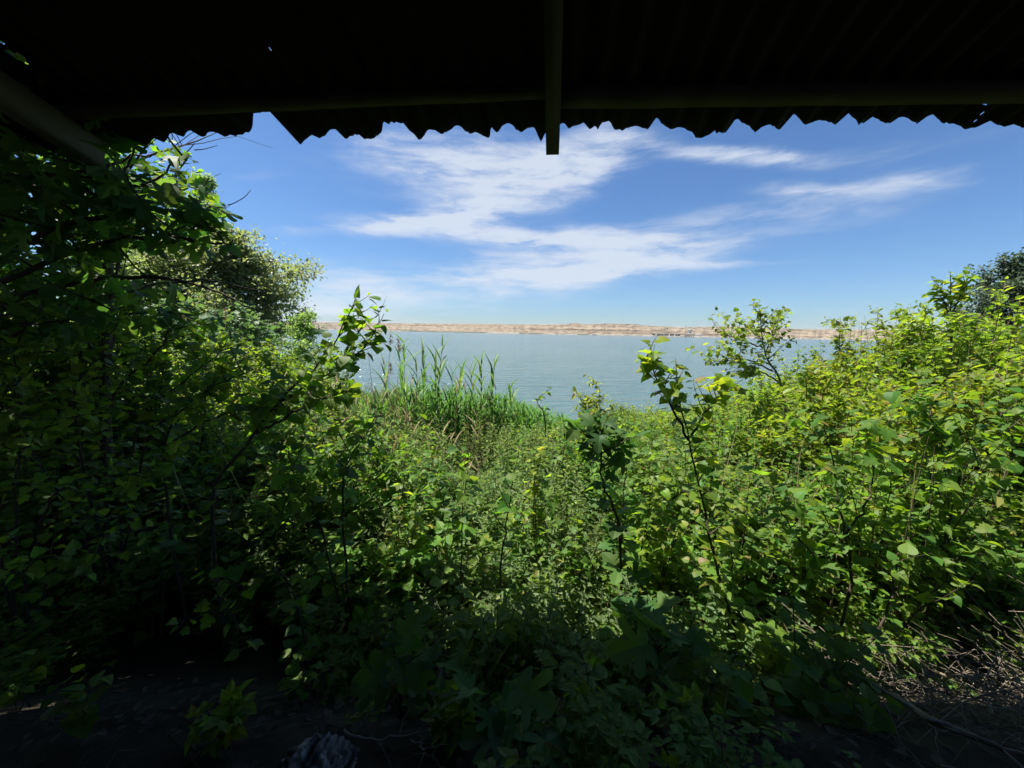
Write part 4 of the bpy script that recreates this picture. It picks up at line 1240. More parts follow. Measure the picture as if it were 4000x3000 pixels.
# upright mulberry saplings to the right of the middle
sapling('mulberry_sapling', 'tall upright mulberry sapling with large tip leaves overlapping the lake', 'sapling',
        [[gbase(2960, 2.2, -.02)] + pl((2880, 2540, 2.25), (2798, 2200, 2.35), (2730, 1900, 2.55), (2661, 1592, 2.7), (2640, 1400, 2.75)),
         pl((2690, 1720, 2.62), (2600, 1540, 2.7), (2540, 1430, 2.75), (2500, 1400, 2.75)),
         pl((2700, 1700, 2.62), (2780, 1580, 2.7), (2850, 1500, 2.75))],
        .098, T_HEART + T_MITTEN[:1], 'heartm', 'shrub', spacing=.042, r0=.012, n_br=11, br_len=.28, t0=.12, seed=15, sub=0, br_t=(.25, .9))
sapling('mulberry_sapling', 'dark forked mulberry sapling with thick stems in front of the sunlit brambles', 'sapling',
        [[gbase(3360, 2.32, -.02)] + pl((3322, 2295, 2.49), (3298, 2072, 2.55), (3248, 1778, 2.67), (3218, 1660, 2.67)),
         pl((3322, 2330, 2.49), (3283, 2295, 2.49), (3079, 2047, 2.55), (3000, 1880, 2.61)),
         pl((3298, 2100, 2.55), (3390, 1950, 2.61), (3420, 1800, 2.67), (3440, 1690, 2.67))],
        .10, T_MITTEN + T_HEART[:1], 'mitten', 'mulberry', spacing=.055, r0=.012, n_br=6, br_len=.36, t0=.35, seed=16, sub=1)
sapling('mulberry_sapling', 'shaded leaning mulberry sapling right of the forked one', 'sapling',
        [[gbase(3760, 2.55)] + pl((3740, 1897, 2.78), (3715, 1748, 2.84), (3640, 1640, 2.90), (3566, 1560, 2.90)), [gbase(3760, 2.55)] + pl((3860, 2000, 2.67), (3960, 1750, 2.78), (3900, 1600, 2.78))],
        .10, T_HEART + T_MITTEN, 'heartmitten', 'mulberry', spacing=.06, r0=.011, n_br=8, br_len=.42, t0=.3, seed=17, sub=1)
sapling('mulberry_sapling', 'low bright mulberry sapling at the foot of the forked one', 'sapling',
        [[gbase(3500, 2.32)] + pl((3480, 2350, 2.38), (3500, 2200, 2.44), (3560, 2080, 2.49)), [gbase(3500, 2.32)] + pl((3620, 2350, 2.38), (3720, 2230, 2.44), (3760, 2150, 2.44))],
        .10, T_HEART + T_MITTEN, 'heartmitten', 'mulberry', spacing=.06, r0=.010, n_br=6, br_len=.34, t0=.25, seed=18, sub=1)
sapling('mulberry_sapling', 'slim sapling standing among brambles left of the curved fig stem', 'sapling',
        [[gbase(1960, 2.5)] + pl((1960, 2200, 2.5), (1990, 1960, 2.55), (2030, 1740, 2.6)), [gbase(1820, 2.6)] + pl((1800, 2050, 2.6), (1820, 1880, 2.6), (1840, 1730, 2.6))],
        .10, T_HEART, 'heart', 'mulberry', spacing=.075, r0=.009, n_br=5, br_len=.26, t0=.3, seed=19)
AIRY = [(2080, 1700, 3.2, 'thin airy sapling above the dry clearing right side'), (2200, 1640, 4.2, 'small sapling tip just below the notch of open water'), (2480, 1620, 3.6, 'airy sapling between the fig sapling and the tall upright sapling'),
        (2560, 1850, 3.0, 'short sapling right of the dark fig sapling leaves'), (2820, 1660, 3.3, 'airy sapling just right of the tall upright sapling'), (2960, 1640, 4.0, 'sapling below the pale leaning trunk'),
        (2930, 1850, 2.9, 'leafy sapling in full sun left of the forked sapling'), (3120, 1640, 3.7, 'thin sapling behind the forked sapling'), (3330, 1600, 3.5, 'sunlit sapling right behind the forked sapling'),
        (3500, 1700, 3.0, 'broad-leaved sapling between the forked and the leaning saplings'), (3640, 1820, 2.8, 'short sapling under the shaded leaning sapling'), (3840, 1540, 3.3, 'bright sapling against the right hand bushes'),
        (2650, 2050, 2.75, 'low sapling in front of the tall upright stem'), (3130, 2000, 2.75, 'low sunlit sapling left of the forked stem'), (1680, 1760, 3.4, 'airy sapling left of the dry clearing'),
        (1560, 1900, 2.9, 'low airy sapling at the edge of the shade'), (2250, 2080, 2.7, 'low sapling left of the curved fig stem'), (2020, 1960, 3.0, 'thin sapling below the dry clearing')]
for i, (px, py, yy, lb) in enumerate(AIRY):
    tip = at(px, py, yy); b_ = Vector((tip.x + random.uniform(-.12, .2), yy + random.uniform(-.1, .1), 0)); b_.z = gz(b_.x, b_.y)
    md_ = (b_ + tip) / 2 + Vector((random.uniform(-.06, .06), random.uniform(-.05, .05), 0))
    st2 = md_ + Vector((random.uniform(-.3, .3), random.uniform(-.15, .15), (tip.z - md_.z) * random.uniform(.6, .9)))
    sapling('mulberry_sapling', lb, 'sapling', [[b_, md_, tip], [b_.lerp(md_, .5), b_.lerp(md_, .5).lerp(st2, .5) + Vector((0, 0, .05)), st2]], random.uniform(.07, .095), T_HEART[:2] + T_MITTEN, 'airy', 'mulberry' if i % 3 else 'shrub',
            spacing=.055, r0=.009, n_br=7, br_len=.34, t0=.25, seed=200 + i, sub=0, droop=-.12, spread=.3, max_obj=70, group='airy saplings in the brambles')
# shaded spray low on the left
sapling('mulberry_sapling', 'pale lit spray of mulberry leaves reaching into the dark lower corner', 'sapling',
        [[gbase(1160, 1.95)] + pl((1130, 2260, 1.9), (960, 2290, 1.85), (880, 2380, 1.8), (720, 2420, 1.75), (640, 2450, 1.72)),
         pl((960, 2290, 1.85), (850, 2270, 1.82), (770, 2240, 1.8)), pl((1100, 2270, 1.9), (1130, 2310, 1.85), (1200, 2320, 1.8)), pl((880, 2380, 1.8), (930, 2440, 1.78), (1000, 2520, 1.75))],
        .078, T_HEART + T_MITTEN, 'heartmitten', 'mulberry', spacing=.055, r0=.007, n_br=1, br_len=.12, t0=.15, seed=20, br_up=.1)
# young tree that overlaps the far shore
sapling('young_tree', 'young tree with a pale leaning trunk and open branches against the far cliffs', 'tree',
        [[gbase(3150, 5.6)] + pl((3061, 1542, 5.6), (2996, 1400, 5.6), (2978, 1310, 5.6), (2966, 1205, 5.6)),
         pl((3020, 1450, 5.6), (2930, 1410, 5.6), (2840, 1400, 5.5), (2770, 1425, 5.4)),
         pl((3000, 1410, 5.6), (3010, 1340, 5.7), (3028, 1250, 5.7)),
         pl((2985, 1360, 5.6), (2900, 1330, 5.5), (2810, 1300, 5.4)),
         pl((3040, 1490, 5.6), (2960, 1450, 5.5), (2880, 1470, 5.4))],
        .078, T_HEART, 'heart', 'shrub', bark='bark_pale', spacing=.034, r0=.018, n_br=10, br_len=.48, t0=.42, seed=21, sub=1, br_t=(.4, .97), br_spacing=.042)
sapling('mulberry_sapling', 'slender sapling tip rising beside the pale grey tree at the edge', 'sapling',
        [[gbase(3730, 6.0)] + pl((3716, 1350, 6.0), (3714, 1200, 6.0), (3712, 1065, 6.0)), pl((3716, 1260, 6.0), (3690, 1180, 5.9), (3680, 1110, 5.9)), pl((3716, 1230, 6.0), (3760, 1140, 6.0), (3785, 1080, 6.0))],
        .13, T_HEART, 'heart', 'shrub', spacing=.042, r0=.02, n_br=7, br_len=.30, t0=.35, seed=22)
# sunlit bushes along the right bank
RB = [(3430, 1195, 7.2, 1.5, 'pale-tipped leafy bush nearest the open water on the sunlit bank'),
      (3620, 1185, 6.9, 1.3, 'leafy bush with upright shoots between two taller bushes on the sunlit bank'),
      (3290, 1370, 7.0, 1.5, 'rounded yellow-green bush at the lake edge behind the young tree'),
      (3120, 1400, 8.2, 1.4, 'small airy bush seen through by the water behind the young tree'),
      (3930, 1085, 5.4, 2.0, 'tall vivid green bush hiding the grey tree at the right edge'),
      (3800, 1240, 5.8, 1.7, 'dense yellow-green bush below the slender sapling tip'),
      (3560, 1350, 6.0, 1.7, 'broad sunlit bush in the middle of the bank'),
      (3360, 1450, 5.4, 1.5, 'low sunlit bush in front of the rounded lake edge bush'),
      (3960, 1380, 4.3, 1.5, 'bright bush half cut off by the right edge'),
      (3730, 1480, 4.4, 1.4, 'low bright bush above the shaded leaning sapling'),
      (3080, 1540, 5.0, 1.1, 'small sunlit bush at the foot of the young tree'),
      (3520, 1560, 4.2, 1.2, 'low yellow-green bush above the forked sapling'),
      (2340, 1500, 6.6, .7, 'upright leafy bush standing alone at the notch of open water')]
for i, (px, py, yy, wd, lb) in enumerate(RB):
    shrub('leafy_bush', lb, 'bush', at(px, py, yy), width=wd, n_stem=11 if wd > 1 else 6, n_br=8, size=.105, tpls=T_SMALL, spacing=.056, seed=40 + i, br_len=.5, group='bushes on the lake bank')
sapling('mulberry_sapling', 'small twisted leafy shoot at the end of the reed bed', 'sapling', [[gbase(2140, 6.2)] + pl((2130, 1650, 6.2), (2100, 1570, 6.2), (2140, 1520, 6.2))],
        .11, T_HEART, 'heart', 'mulberry', spacing=.06, r0=.012, n_br=5, br_len=.2, t0=.3, seed=23)

# ------------------------------------------------------------------ trees and bushes beyond on the left
def tb(px, y):
    p = at(px, 1300, y); return (p.x, y)
def hgt(px, py, y):
    p = at(px, py, y); return p.z - gz(p.x, y)
tree('poplar_tree', 'tall slender poplar rising above the fig leaves', tb(800, 19), hgt(850, 690, 19), 1.7, .2, 30, 11, 18, .12, 'poplar', seed=1, r0=.17, lean=(.5, 0), shape=1.25, up=.8)
tree('poplar_tree', 'broad spreading poplar with silvery leaf edges beside the water', tb(880, 16.5), hgt(960, 1000, 16.5), 3.9, .12, 50, 14, 17, .145, 'poplar', seed=2, r0=.18, lean=(.5, 0), shape=.8, up=.55)
tree('poplar_tree', 'rounded poplar half hidden behind the dark fig branches', tb(640, 15.5), hgt(640, 1060, 15.5), 3.4, .12, 36, 12, 17, .145, 'poplar', seed=3, r0=.15, shape=.8, up=.5)
tree('grey_tree', 'dark grey-green tree behind the vivid bush at the right edge', tb(3960, 17), hgt(3960, 1040, 17), 2.9, .12, 32, 12, 20, .13, 'darktree', seed=4, r0=.16, shape=.8, up=.6)
tree('willow_tree', 'small feathery pale green willow at the water edge', tb(1190, 15), hgt(1190, 1245, 15), 1.2, .1, 22, 7, 14, .085, 'willow', tpls=T_POPLAR, seed=5, r0=.07, shape=.7, up=.5)
shrub('willow_bush', 'wispy pale willow bush in front of the water left of the reeds', 'bush', at(1290, 1340, 13), width=1.5, n_stem=9, n_br=8, size=.10, tpls=T_POPLAR, mat='willow', spacing=.05, seed=60, br_len=.7)
shrub('fig_bush', 'pale grey-green fig bush standing in front of the poplars', 'bush', at(760, 1165, 9.0), width=2.4, n_stem=10, n_br=7, size=.17, tpls=T_FIG[:2], mat='fig_pale', spacing=.12, seed=61, br_len=.7)
shrub('fig_bush', 'second pale fig bush nearer the water below the broad poplar', 'bush', at(950, 1190, 9.6), width=2.0, n_stem=9, n_br=7, size=.16, tpls=T_FIG[:2], mat='fig_pale', spacing=.12, seed=62, br_len=.6)
shrub('leafy_bush', 'sunlit yellow-green bush behind the leaning sapling', 'bush', at(1060, 1330, 7.6), width=1.8, n_stem=9, n_br=7, size=.09, tpls=T_SMALL, mat='shrub', spacing=.055, seed=63)
shrub('leafy_bush', 'sunlit yellow-green bush left of the leaning sapling under the fig bushes', 'bush', at(830, 1330, 7.2), width=1.9, n_stem=9, n_br=7, size=.09, tpls=T_SMALL, mat='shrub', spacing=.055, seed=64)
shrub('leafy_bush', 'low sunlit bush at the left end of the reeds', 'bush', at(1260, 1450, 8.0), width=1.6, n_stem=8, n_br=7, size=.09, tpls=T_SMALL, mat='shrub', spacing=.055, seed=65)

# ------------------------------------------------------------------ reeds
def blade(length, width, bend, n=6):
    t_ = np.linspace(0, 1, n)
    w = width * np.array([.55, .95, 1.0, .8, .45, .0][:n])
    y_ = length * t_; z_ = -bend * length * t_ ** 2
    V = []
    for a_, b_, c_ in zip(w, y_, z_):
        V += [(-a_ / 2, b_, c_ + a_ * .25), (0, b_, c_), (a_ / 2, b_, c_ + a_ * .25)]
    Q = []
    for i in range(n - 1):
        k = i * 3
        Q += [(k, k + 1, k + 4), (k, k + 4, k + 3), (k + 1, k + 2, k + 5), (k + 1, k + 5, k + 4)]
    return np.array(V), np.array(Q)
BL = [blade(1, .105, .12), blade(1, .10, .35), blade(1, .10, .6)]
def reed_leaves(P, n, size, t0):
    P = np.asarray(P); t_ = np.linspace(t0, .985, n)
    k = t_ * (len(P) - 1); i = np.clip(k.astype(int), 0, len(P) - 2)
    pos = P[i] + (P[i + 1] - P[i]) * (k - i)[:, None]
    a = rng.uniform(0, 6.28) + np.arange(n) * math.pi + rng.normal(0, .45, n)
    steep = np.interp(t_, [t0, 1], [.9, 3.2])
    D = np.stack([np.cos(a), np.sin(a), steep * rng.uniform(.7, 1.3, n)], -1)
    Nn = np.stack([-np.cos(a) * 1.2, -np.sin(a) * 1.2, np.full(n, .7)], -1)
    return pos, D, Nn, size * rng.uniform(.75, 1.25, n) * np.interp(t_, [t0, .8, 1], [.9, 1.05, .8])
def reed(label, px, py, y, plume=False, dry=False, seed=0):
    global rng
    keep = rng; rng = np.random.default_rng(seed + 3000)
    tip = np.array(at(px, py, y)); bx_ = tip[0] + rng.normal(0, .12); by_ = y + rng.normal(0, .1)
    b0 = np.array([bx_, by_, gz(bx_, by_)])
    root = thing('reed', b0, label, 'reed', 'reeds standing above the reed bed')
    P = smooth_line([b0, (b0 + tip) / 2 + rng.normal(0, .05, 3), tip], 14)
    mb = MB(); mb.tube(P - b0, .009, .003, 5)
    add('stalk', mb.mesh('stalk', 'straw' if dry else 'reed'), root)
    if not dry:
        pos, D, Nn, S = reed_leaves(P, 12, .48, .38)
        Mx = frames(D, Nn, S)
        for i in range(len(pos)):
            k = i % 3
            o = bpy.data.objects.new('leaf', leaf_mesh('reedblade%d' % k, BL[k], 'reed')); COL.objects.link(o); o.parent = root
            o.matrix_basis = Matrix([list(Mx[i][r]) + [pos[i][r] - b0[r]] for r in range(3)] + [[0, 0, 0, 1]])
    if plume:
        mb = MB()
        ax = P[-1] - P[-3]; ax = ax / np.linalg.norm(ax)
        for k in range(46):
            f = rng.uniform(0, 1)
            q = P[-1] + ax * (f * .26 - .02)
            d = np.array([rng.normal(.35, .4), rng.normal(0, .4), rng.uniform(.2, .9) - f * .3]); d /= np.linalg.norm(d)
            ln = .10 * (1.15 - f * .8) * rng.uniform(.6, 1.2)
            mb.tube(np.array([q, q + d * ln * .6 + np.array([0, 0, -.005]), q + d * ln + np.array([0, 0, -.03])]) - b0, .006, .002, 3)
        add('plume', mb.mesh('plume', 'plume'), root)
    rng = keep
RD = [(1580, 1345, 7.4, 'tallest green reed among the left reeds beside a brown plume'), (1623, 1392, 7.8, 'green reed just right of the tall plumed reed'),
      (1655, 1378, 7.6, 'green reed leaning right in the middle of the tall clump'), (1702, 1392, 7.6, 'green reed just left of the paired upright blades'),
      (1728, 1345, 7.5, 'green reed ending in two upright blades against the lake'), (1804, 1440, 7.8, 'green reed first right of the tall clump'),
      (1838, 1432, 7.9, 'green reed with arched blade right of the tall clump'), (1881, 1418, 7.8, 'thin tipped green reed near the middle of the lake'),
      (1931, 1416, 7.8, 'rightmost tall green reed against the lake'), (1500, 1420, 8.0, 'leftmost green reed of the clump with pale blades'), (1990, 1530, 8.2, 'short green reed at the right end of the reed bed'),
      (1765, 1440, 8.2, 'short green reed behind the paired upright blades')]
for i, (px, py, yy, lb) in enumerate(RD):
    reed(lb, px, py, yy, seed=i)
reed('reed with the large brown feathery plume', 1557, 1372, 7.0, plume=True, seed=30)
reed('dry reed with a small brown plume highest against the far shore', 1522, 1345, 8.2, plume=True, dry=True, seed=31)
reed('bare dry reed with a faint plume beside the leaning sapling tip', 1435, 1350, 8.6, plume=True, dry=True, seed=32)
reed('short dry reed with a brown plume low against the water', 1523, 1460, 8.0, plume=True, dry=True, seed=33)
reed('short dry reed with a drooping plume among the green blades', 1660, 1490, 8.4, plume=True, dry=True, seed=34)
reed('dry plumed reed in front of the pale fig bush', 880, 1250, 7.8, plume=True, dry=True, seed=35)
mbg = MB(); mbs = MB()
for k in range(900):
    px = rng.uniform(1330, 2210); yy = rng.uniform(7.2, 11.5)
    if px > 1900 and yy < 7.6: continue
    top = np.interp(px, [1330, 1500, 1600, 1800, 2000, 2170], [1585, 1545, 1515, 1540, 1570, 1640]) + abs(rng.normal(0, 55))
    tip = np.array(at(px, top, yy)); b0 = np.array([tip[0] + rng.normal(0, .1), yy, 0]); b0[2] = gz(b0[0], yy)
    if tip[2] - b0[2] < .5: continue
    P = smooth_line([b0, (b0 + tip) / 2 + rng.normal(0, .05, 3), tip], 8)
    dry = px < 1560 and rng.uniform() < .45
    M_ = mbs if dry else mbg
    M_.tube(P, .008, .003, 3, cap=False)
    pos, D, Nn, S = reed_leaves(P, 11 if not dry else 4, .38, .2)
    for j in range(3):
        s_ = np.arange(len(pos)) % 3 == j
        M_.leaves(BL[j], pos[s_], frames(D[s_], Nn[s_], S[s_]))
add('reed_bed', mbg.mesh('reed_bed', 'reed'), kind='stuff', label='dense green reed bed along the shore in the middle', category='reeds')
for k in range(620):   # dry stalks and fallen straw
    px = rng.uniform(1150, 1950); yy = rng.uniform(4.6, 9.5)
    if px > 1700 and rng.uniform() < .55: continue
    p = at(px, 1600, yy); b0 = np.array([p.x, yy, gz(p.x, yy)])
    h = rng.uniform(.8, 1.9) * (.7 if yy < 6.2 else 1)
    tip = b0 + np.array([rng.normal(0, .16), rng.normal(0, .16), h])
    mbs.tube(smooth_line([b0, (b0 + tip) / 2 + rng.normal(0, .04, 3), tip], 4), .007, .003, 3, cap=False)
    if rng.uniform() < .35:
        pos, D, Nn, S = reed_leaves(np.linspace(b0, tip, 6), 3, .32, .3)
        D[:, 2] *= .8
        mbs.leaves(BL[1], pos, frames(D, Nn, S))
add('dry_reeds', mbs.mesh('dry_reeds', 'straw'), kind='stuff', label='straw-coloured dead reeds mixed into the left end of the reed bed', category='dry reeds')
# dry grass clearing and grass among the brambles
mbd = MB()
for k in range(2600):
    a, r_ = rng.uniform(0, 6.28), math.sqrt(rng.uniform())
    yy = 6.6 + rng.uniform(-1.3, 1.3); p = at(1840 + 170 * r_ * math.cos(a), 1790, yy)
    xx = p.x
    b0 = np.array([[xx, yy, gz(xx, yy)]])
    ag = rng.uniform(0, 6.28); D = np.array([[math.cos(ag), math.sin(ag), rng.uniform(.3, 2.5)]])
    mbd.leaves(BL[2], b0, frames(D, np.array([[-math.cos(ag), -math.sin(ag), .6]]), np.array([rng.uniform(.2, .5)])) * np.array([.35, 1, 1]))
add('dry_grass', mbd.mesh('dry_grass', 'straw'), kind='stuff', label='small clearing of yellow dry grass in the middle of the brambles', category='dry grass')

# ------------------------------------------------------------------ trees added beside the shelter for their shade, and shaded bushes on the left
tree('fig_tree', 'dense fig tree added beside the shelter to shade the left edge', (-6.4, 2.3), 5.6, 3.6, .22, 34, 9, 9, .21, 'fig', tpls=T_FIG[:1], seed=6, r0=.16, lean=(.4, .2), shape=.6, up=.45, sub2=2, prune=fig_edge)
tree('mulberry_tree', 'mulberry tree added between the fig boughs to shade the left edge', (-6.4, 4.6), 6.8, 3.5, .2, 40, 11, 12, .13, 'mulberry', tpls=T_HEART[:1], seed=9, r0=.12, lean=(.3, 0), shape=.6, up=.5, sub2=2, prune=fig_edge, bark='bark')  # mostly out of view, added so its crown keeps sun off the left
for i, (px, py, yy, wd, lb) in enumerate([(-60, 640, 3.7, 2.2, 'tall dark bush filling the gap under the eave at the left edge'), (210, 740, 4.5, 2.0, 'tall shaded bush behind the fig boughs'), (60, 900, 4.2, 2.2, 'deeply shaded broad-leaved bush at the far left under the fig'), (300, 1080, 4.6, 1.8, 'shaded broad-leaved bush right of the leftmost shaded one'),
                                          (560, 1260, 4.9, 1.5, 'half-lit broad-leaved bush at the edge of the shade'), (-150, 1300, 3.0, 1.6, 'dark bush cut off by the left edge at knee height')]):
    shrub('shaded_bush', lb, 'bush', at(px, py, yy), width=wd, n_stem=10, n_br=9, size=.095, tpls=T_HEART[:2], mat='mulberry', bark='bark', spacing=.052, seed=80 + i, br_len=.6, group='shaded bushes on the left', prune=fig_edge)

# ------------------------------------------------------------------ things lying in the foreground
def on_ground(px, py, h=0.03):
    d = ray(px, py); t_ = .5
    for _ in range(400):
        q = Vector((0, 0, CAM_Z)) + d * t_
        if q.z < gz(q.x, q.y) + h: break
        t_ += .01
    return q
def log(name, label, A, B, r, n_ring=26, sides=64, ridge=.018, seed=0, cut=True, mat='log'):
    A, B = np.array(A), np.array(B)
    base = (A + B) / 2; base[2] = min(A[2], B[2]) - r
    root = thing(name, base, label, 'log')
    ax = B - A; Ln = np.linalg.norm(ax); ax = ax / Ln
    u = np.cross(ax, [0, 0, 1.]); u /= np.linalg.norm(u); v = np.cross(u, ax)
    V = []
    for i in range(n_ring):
        f = i / (n_ring - 1)
        th = np.arange(sides) / sides * 2 * math.pi
        cyc = np.stack([np.cos(th), np.sin(th)])
        wv = th * 19 / (2 * math.pi) + .5 * np.sin(f * 11 + 2 * th + seed) + .4 * np.sin(f * 27 + 3 * th) + .22 * np.sin(f * 61 + 7 * th)
        rd = 1 - np.abs(((wv % 1.0) - .5) * 2)
        brk = .5 + .5 * np.sin(f * 34 + 5 * np.sin(3 * th + seed) + 8 * th)
        rr = r * (1 + .05 * math.sin(f * 5 + seed)) + ridge * (rd ** .8 * (.45 + .55 * brk) - .5) + rng.normal(0, ridge * .07, sides)
        if i in (0, n_ring - 1): rr = rr * .93
        V.append(A + ax * Ln * f + np.cos(th)[:, None] * u * rr[:, None] + np.sin(th)[:, None] * v * rr[:, None])
    V = np.array(V).reshape(-1, 3)
    i, j = np.meshgrid(np.arange(n_ring - 1), np.arange(sides), indexing='ij')
    Q = np.stack([i * sides + j, i * sides + (j + 1) % sides, (i + 1) * sides + (j + 1) % sides, (i + 1) * sides + j], -1).reshape(-1, 4)
    mb = MB(); mb.quads(V - base, Q)
    add('bark', mb.mesh('bark', mat), root)
    for e, C_ in ((0, A), (n_ring - 1, B)):
        ring = V[e * sides:(e + 1) * sides]
        mb = MB()
        mid = C_ + (ring - C_) * .5 + rng.normal(0, .006, ring.shape)
        P = np.vstack([ring, mid, C_[None]]) - base
        k = np.arange(sides); k2 = (k + 1) % sides
        T_ = np.vstack([np.stack([k, k2, sides + k2], -1), np.stack([k, sides + k2, sides + k], -1), np.stack([sides + k, sides + k2, np.full(sides, 2 * sides)], -1)])
        if e: T_ = T_[:, ::-1]
        mb.put(P, T_)
        add('cut_face', mb.mesh('cut_face', 'cutwood'), root)
    return root
p = at(1290, 2905, 1.30); g = gz(p.x, 1.5)
log('log', 'grey log with deeply furrowed bark at the bottom of the view', (p.x - .03, 1.31, g + .08), (p.x + .05, .7, g + .0), .135, seed=1, ridge=.03, n_ring=60, sides=128)
p = on_ground(1790, 2740, .09)
log('log', 'short sawn log with a mottled cut face behind hanging fig leaves', (p.x, p.y, p.z), (p.x - .22, p.y + .35, p.z - .16), .085, seed=2, ridge=.010, n_ring=14)
def stick(label, pts, r, name='fallen_branch'):
    base = np.array(pts[0])
    root = thing(name, base, label, 'branch', 'dead branches on the ground')
    mb = MB(); P = smooth_line(pts, 18); P[1:-1] += rng.normal(0, .005, P[1:-1].shape); mb.tube(P - base, r, r * .45, 7)
    add('limb', mb.mesh('limb', 'bark_pale' if r > .015 else 'twig', True), root)
    for k in range(4):
        B = branch_off(P, rng.uniform(.2, .9), rng.uniform(.1, .3), None, .2, 6, .12)
        mb = MB(); mb.tube(B - base, r * .35, r * .12, 4)
        add('twig', mb.mesh('twig', 'twig'), root)
stick('long dead trunk slanting out of the brush pile to the corner', [on_ground(3380, 2660, .16), on_ground(3600, 2790, .16), on_ground(3800, 2880, .14), on_ground(4080, 2975, .12)], .018)
stick('pale dead branch arching over the brush pile', [on_ground(3580, 2610, .12), on_ground(3720, 2640, .2), on_ground(3860, 2635, .22), on_ground(4040, 2680, .2)], .009)
stick('forked dead branch near the top of the brush pile', [on_ground(3500, 2480, .15), on_ground(3640, 2490, .22), on_ground(3790, 2480, .25), on_ground(4030, 2560, .25)], .008)
stick('curved bare stick lying right of the furrowed log', [on_ground(1340, 2850, .06), on_ground(1400, 2885, .05), on_ground(1500, 2885, .06), on_ground(1640, 2860, .06)], .008)
stick('thin straight stick leaning beside the sawn log', [on_ground(1600, 2890, .03), on_ground(1660, 2930, .06), on_ground(1740, 3000, .05)], .006)
stick('thin stick lying flat along the lower edge right of centre', [on_ground(2220, 2980, .03), on_ground(2330, 2955, .05), on_ground(2480, 2930, .05), on_ground(2600, 2900, .04)], .007)
mbt = MB()
for k in range(1500):
    xx, yy = rng.uniform(1.5, 3.9), rng.uniform(1.0, 2.3)
    if xx < 1.95 and rng.uniform() < .75: continue
    hz = gz(xx, yy) + abs(rng.normal(0, .16)) * sst(1.1, 2.0, xx)
    a = rng.uniform(0, 6.28); ln = rng.uniform(.12, .6)
    d = np.array([math.cos(a), math.sin(a), rng.normal(.02, .22)])
    p0 = np.array([xx, yy, hz]); p2 = p0 + d * ln; p1 = (p0 + p2) / 2 + rng.normal(0, .025, 3)
    for q in (p0, p1, p2): q[2] = max(q[2], gz(q[0], q[1]) + .005)
    r_ = rng.choice([.0015, .0025, .004], p=[.5, .35, .15])
    mbt.tube(smooth_line([p0, p1, p2], 5), r_, r_ * .5, 3, cap=False)
add('brush_pile', mbt.mesh('brush_pile', 'twig'), kind='stuff', label='heap of dry grey twigs in the lower right corner', category='brush pile')
mbt = MB()
for k in range(800):
    xx, yy = rng.uniform(-2.2, 1.6), rng.uniform(.9, 2.2)
    a = rng.uniform(0, 6.28); ln = rng.uniform(.06, .3)
    p0 = np.array([xx, yy, 0]); p2 = p0 + np.array([math.cos(a), math.sin(a), 0]) * ln; p1 = (p0 + p2) / 2 + rng.normal(0, .015, 3)
    for q in (p0, p1, p2): q[2] = gz(q[0], q[1]) + abs(rng.normal(.02, .025))
    r_ = rng.choice([.0012, .002, .0035], p=[.55, .35, .1])
    mbt.tube(smooth_line([p0, p1, p2], 5), r_, r_ * .5, 3, cap=False)
for k in range(900):
    xx, yy = rng.uniform(-2.2, 1.8), rng.uniform(.8, 2.2)
    mbt.leaves(T_OVATE[0], np.array([[xx, yy, gz(xx, yy) + .012]]), frames(rand_dirs(1, -.1, .25), normals_up(1, .3), np.array([rng.uniform(.03, .07)])))
add('leaf_litter', mbt.mesh('leaf_litter', 'litter'), kind='stuff', label='dead leaves and fine twigs on the shaded soil', category='litter')
# grass tufts, nettles and small herbs at the foot of the slope
def grass_tuft(label, px, py, n, ln, seed):
    global rng
    keep = rng; rng = np.random.default_rng(seed + 4000)
    b0 = np.array(on_ground(px, py, .0)); root = thing('grass_tuft', b0, label, 'grass', 'grass tufts in the shade')
    for k in range(n):
        a = rng.uniform(0, 6.28); D = np.array([[math.cos(a), math.sin(a), rng.uniform(1.2, 4)]]); S = np.array([ln * rng.uniform(.6, 1.2)])
        Mx = frames(D, np.array([[-math.cos(a), -math.sin(a), .5]]), S)[0]; Mx = Mx * np.array([.36, 1, 1])[None]
        o = bpy.data.objects.new('blade', leaf_mesh('grassblade%d' % (k % 3), BL[k % 3], 'grass')); COL.objects.link(o); o.parent = root
        q = rng.normal(0, .035, 2)
        o.matrix_basis = Matrix([list(Mx[r]) + [(q[0], q[1], 0)[r]] for r in range(3)] + [[0, 0, 0, 1]])
    rng = keep
grass_tuft('tuft of long grass blades right of the sawn log', 1920, 2760, 34, .48, 1)
grass_tuft('arching grass tuft further right of the sawn log', 2080, 2720, 26, .46, 2)
def herb(label, px, py, h, size, tpls, key, mat, n, seed, name='herb', spacing=.03):
    b = on_ground(px, py, 0)
    st = []
    for k in range(n):
        a = k * 2.4 + seed; st.append([b + Vector((random.uniform(-.03, .03), random.uniform(-.03, .03), 0)), b + Vector((math.cos(a) * .03, math.sin(a) * .03, h * .55)), b + Vector((math.cos(a) * .08, math.sin(a) * .08, h * random.uniform(.7, 1)))])
    st[0][0] = b
    sapling(name, label, 'plant', st, size, tpls, key, mat, 'stem', spacing=spacing, r0=.0035, n_br=0, t0=.25, seed=seed + 60, sides=4, droop=-.1, spread=.3)
herb('nettle with toothed pale leaves at the foot of the slope', 2250, 2900, .22, .085, T_OVATE, 'ovate', 'mulberry', 4, 1, 'nettle')
herb('small bramble shoot with three-part leaves above the nettle', 2290, 2790, .26, .13, T_TREFOIL, 'trefoil', 'bramble', 3, 2, 'bramble_shoot')
herb('tiny bramble shoot beside the short fig shoot', 2010, 2840, .16, .11, T_TREFOIL, 'trefoil', 'bramble', 3, 3, 'bramble_shoot')
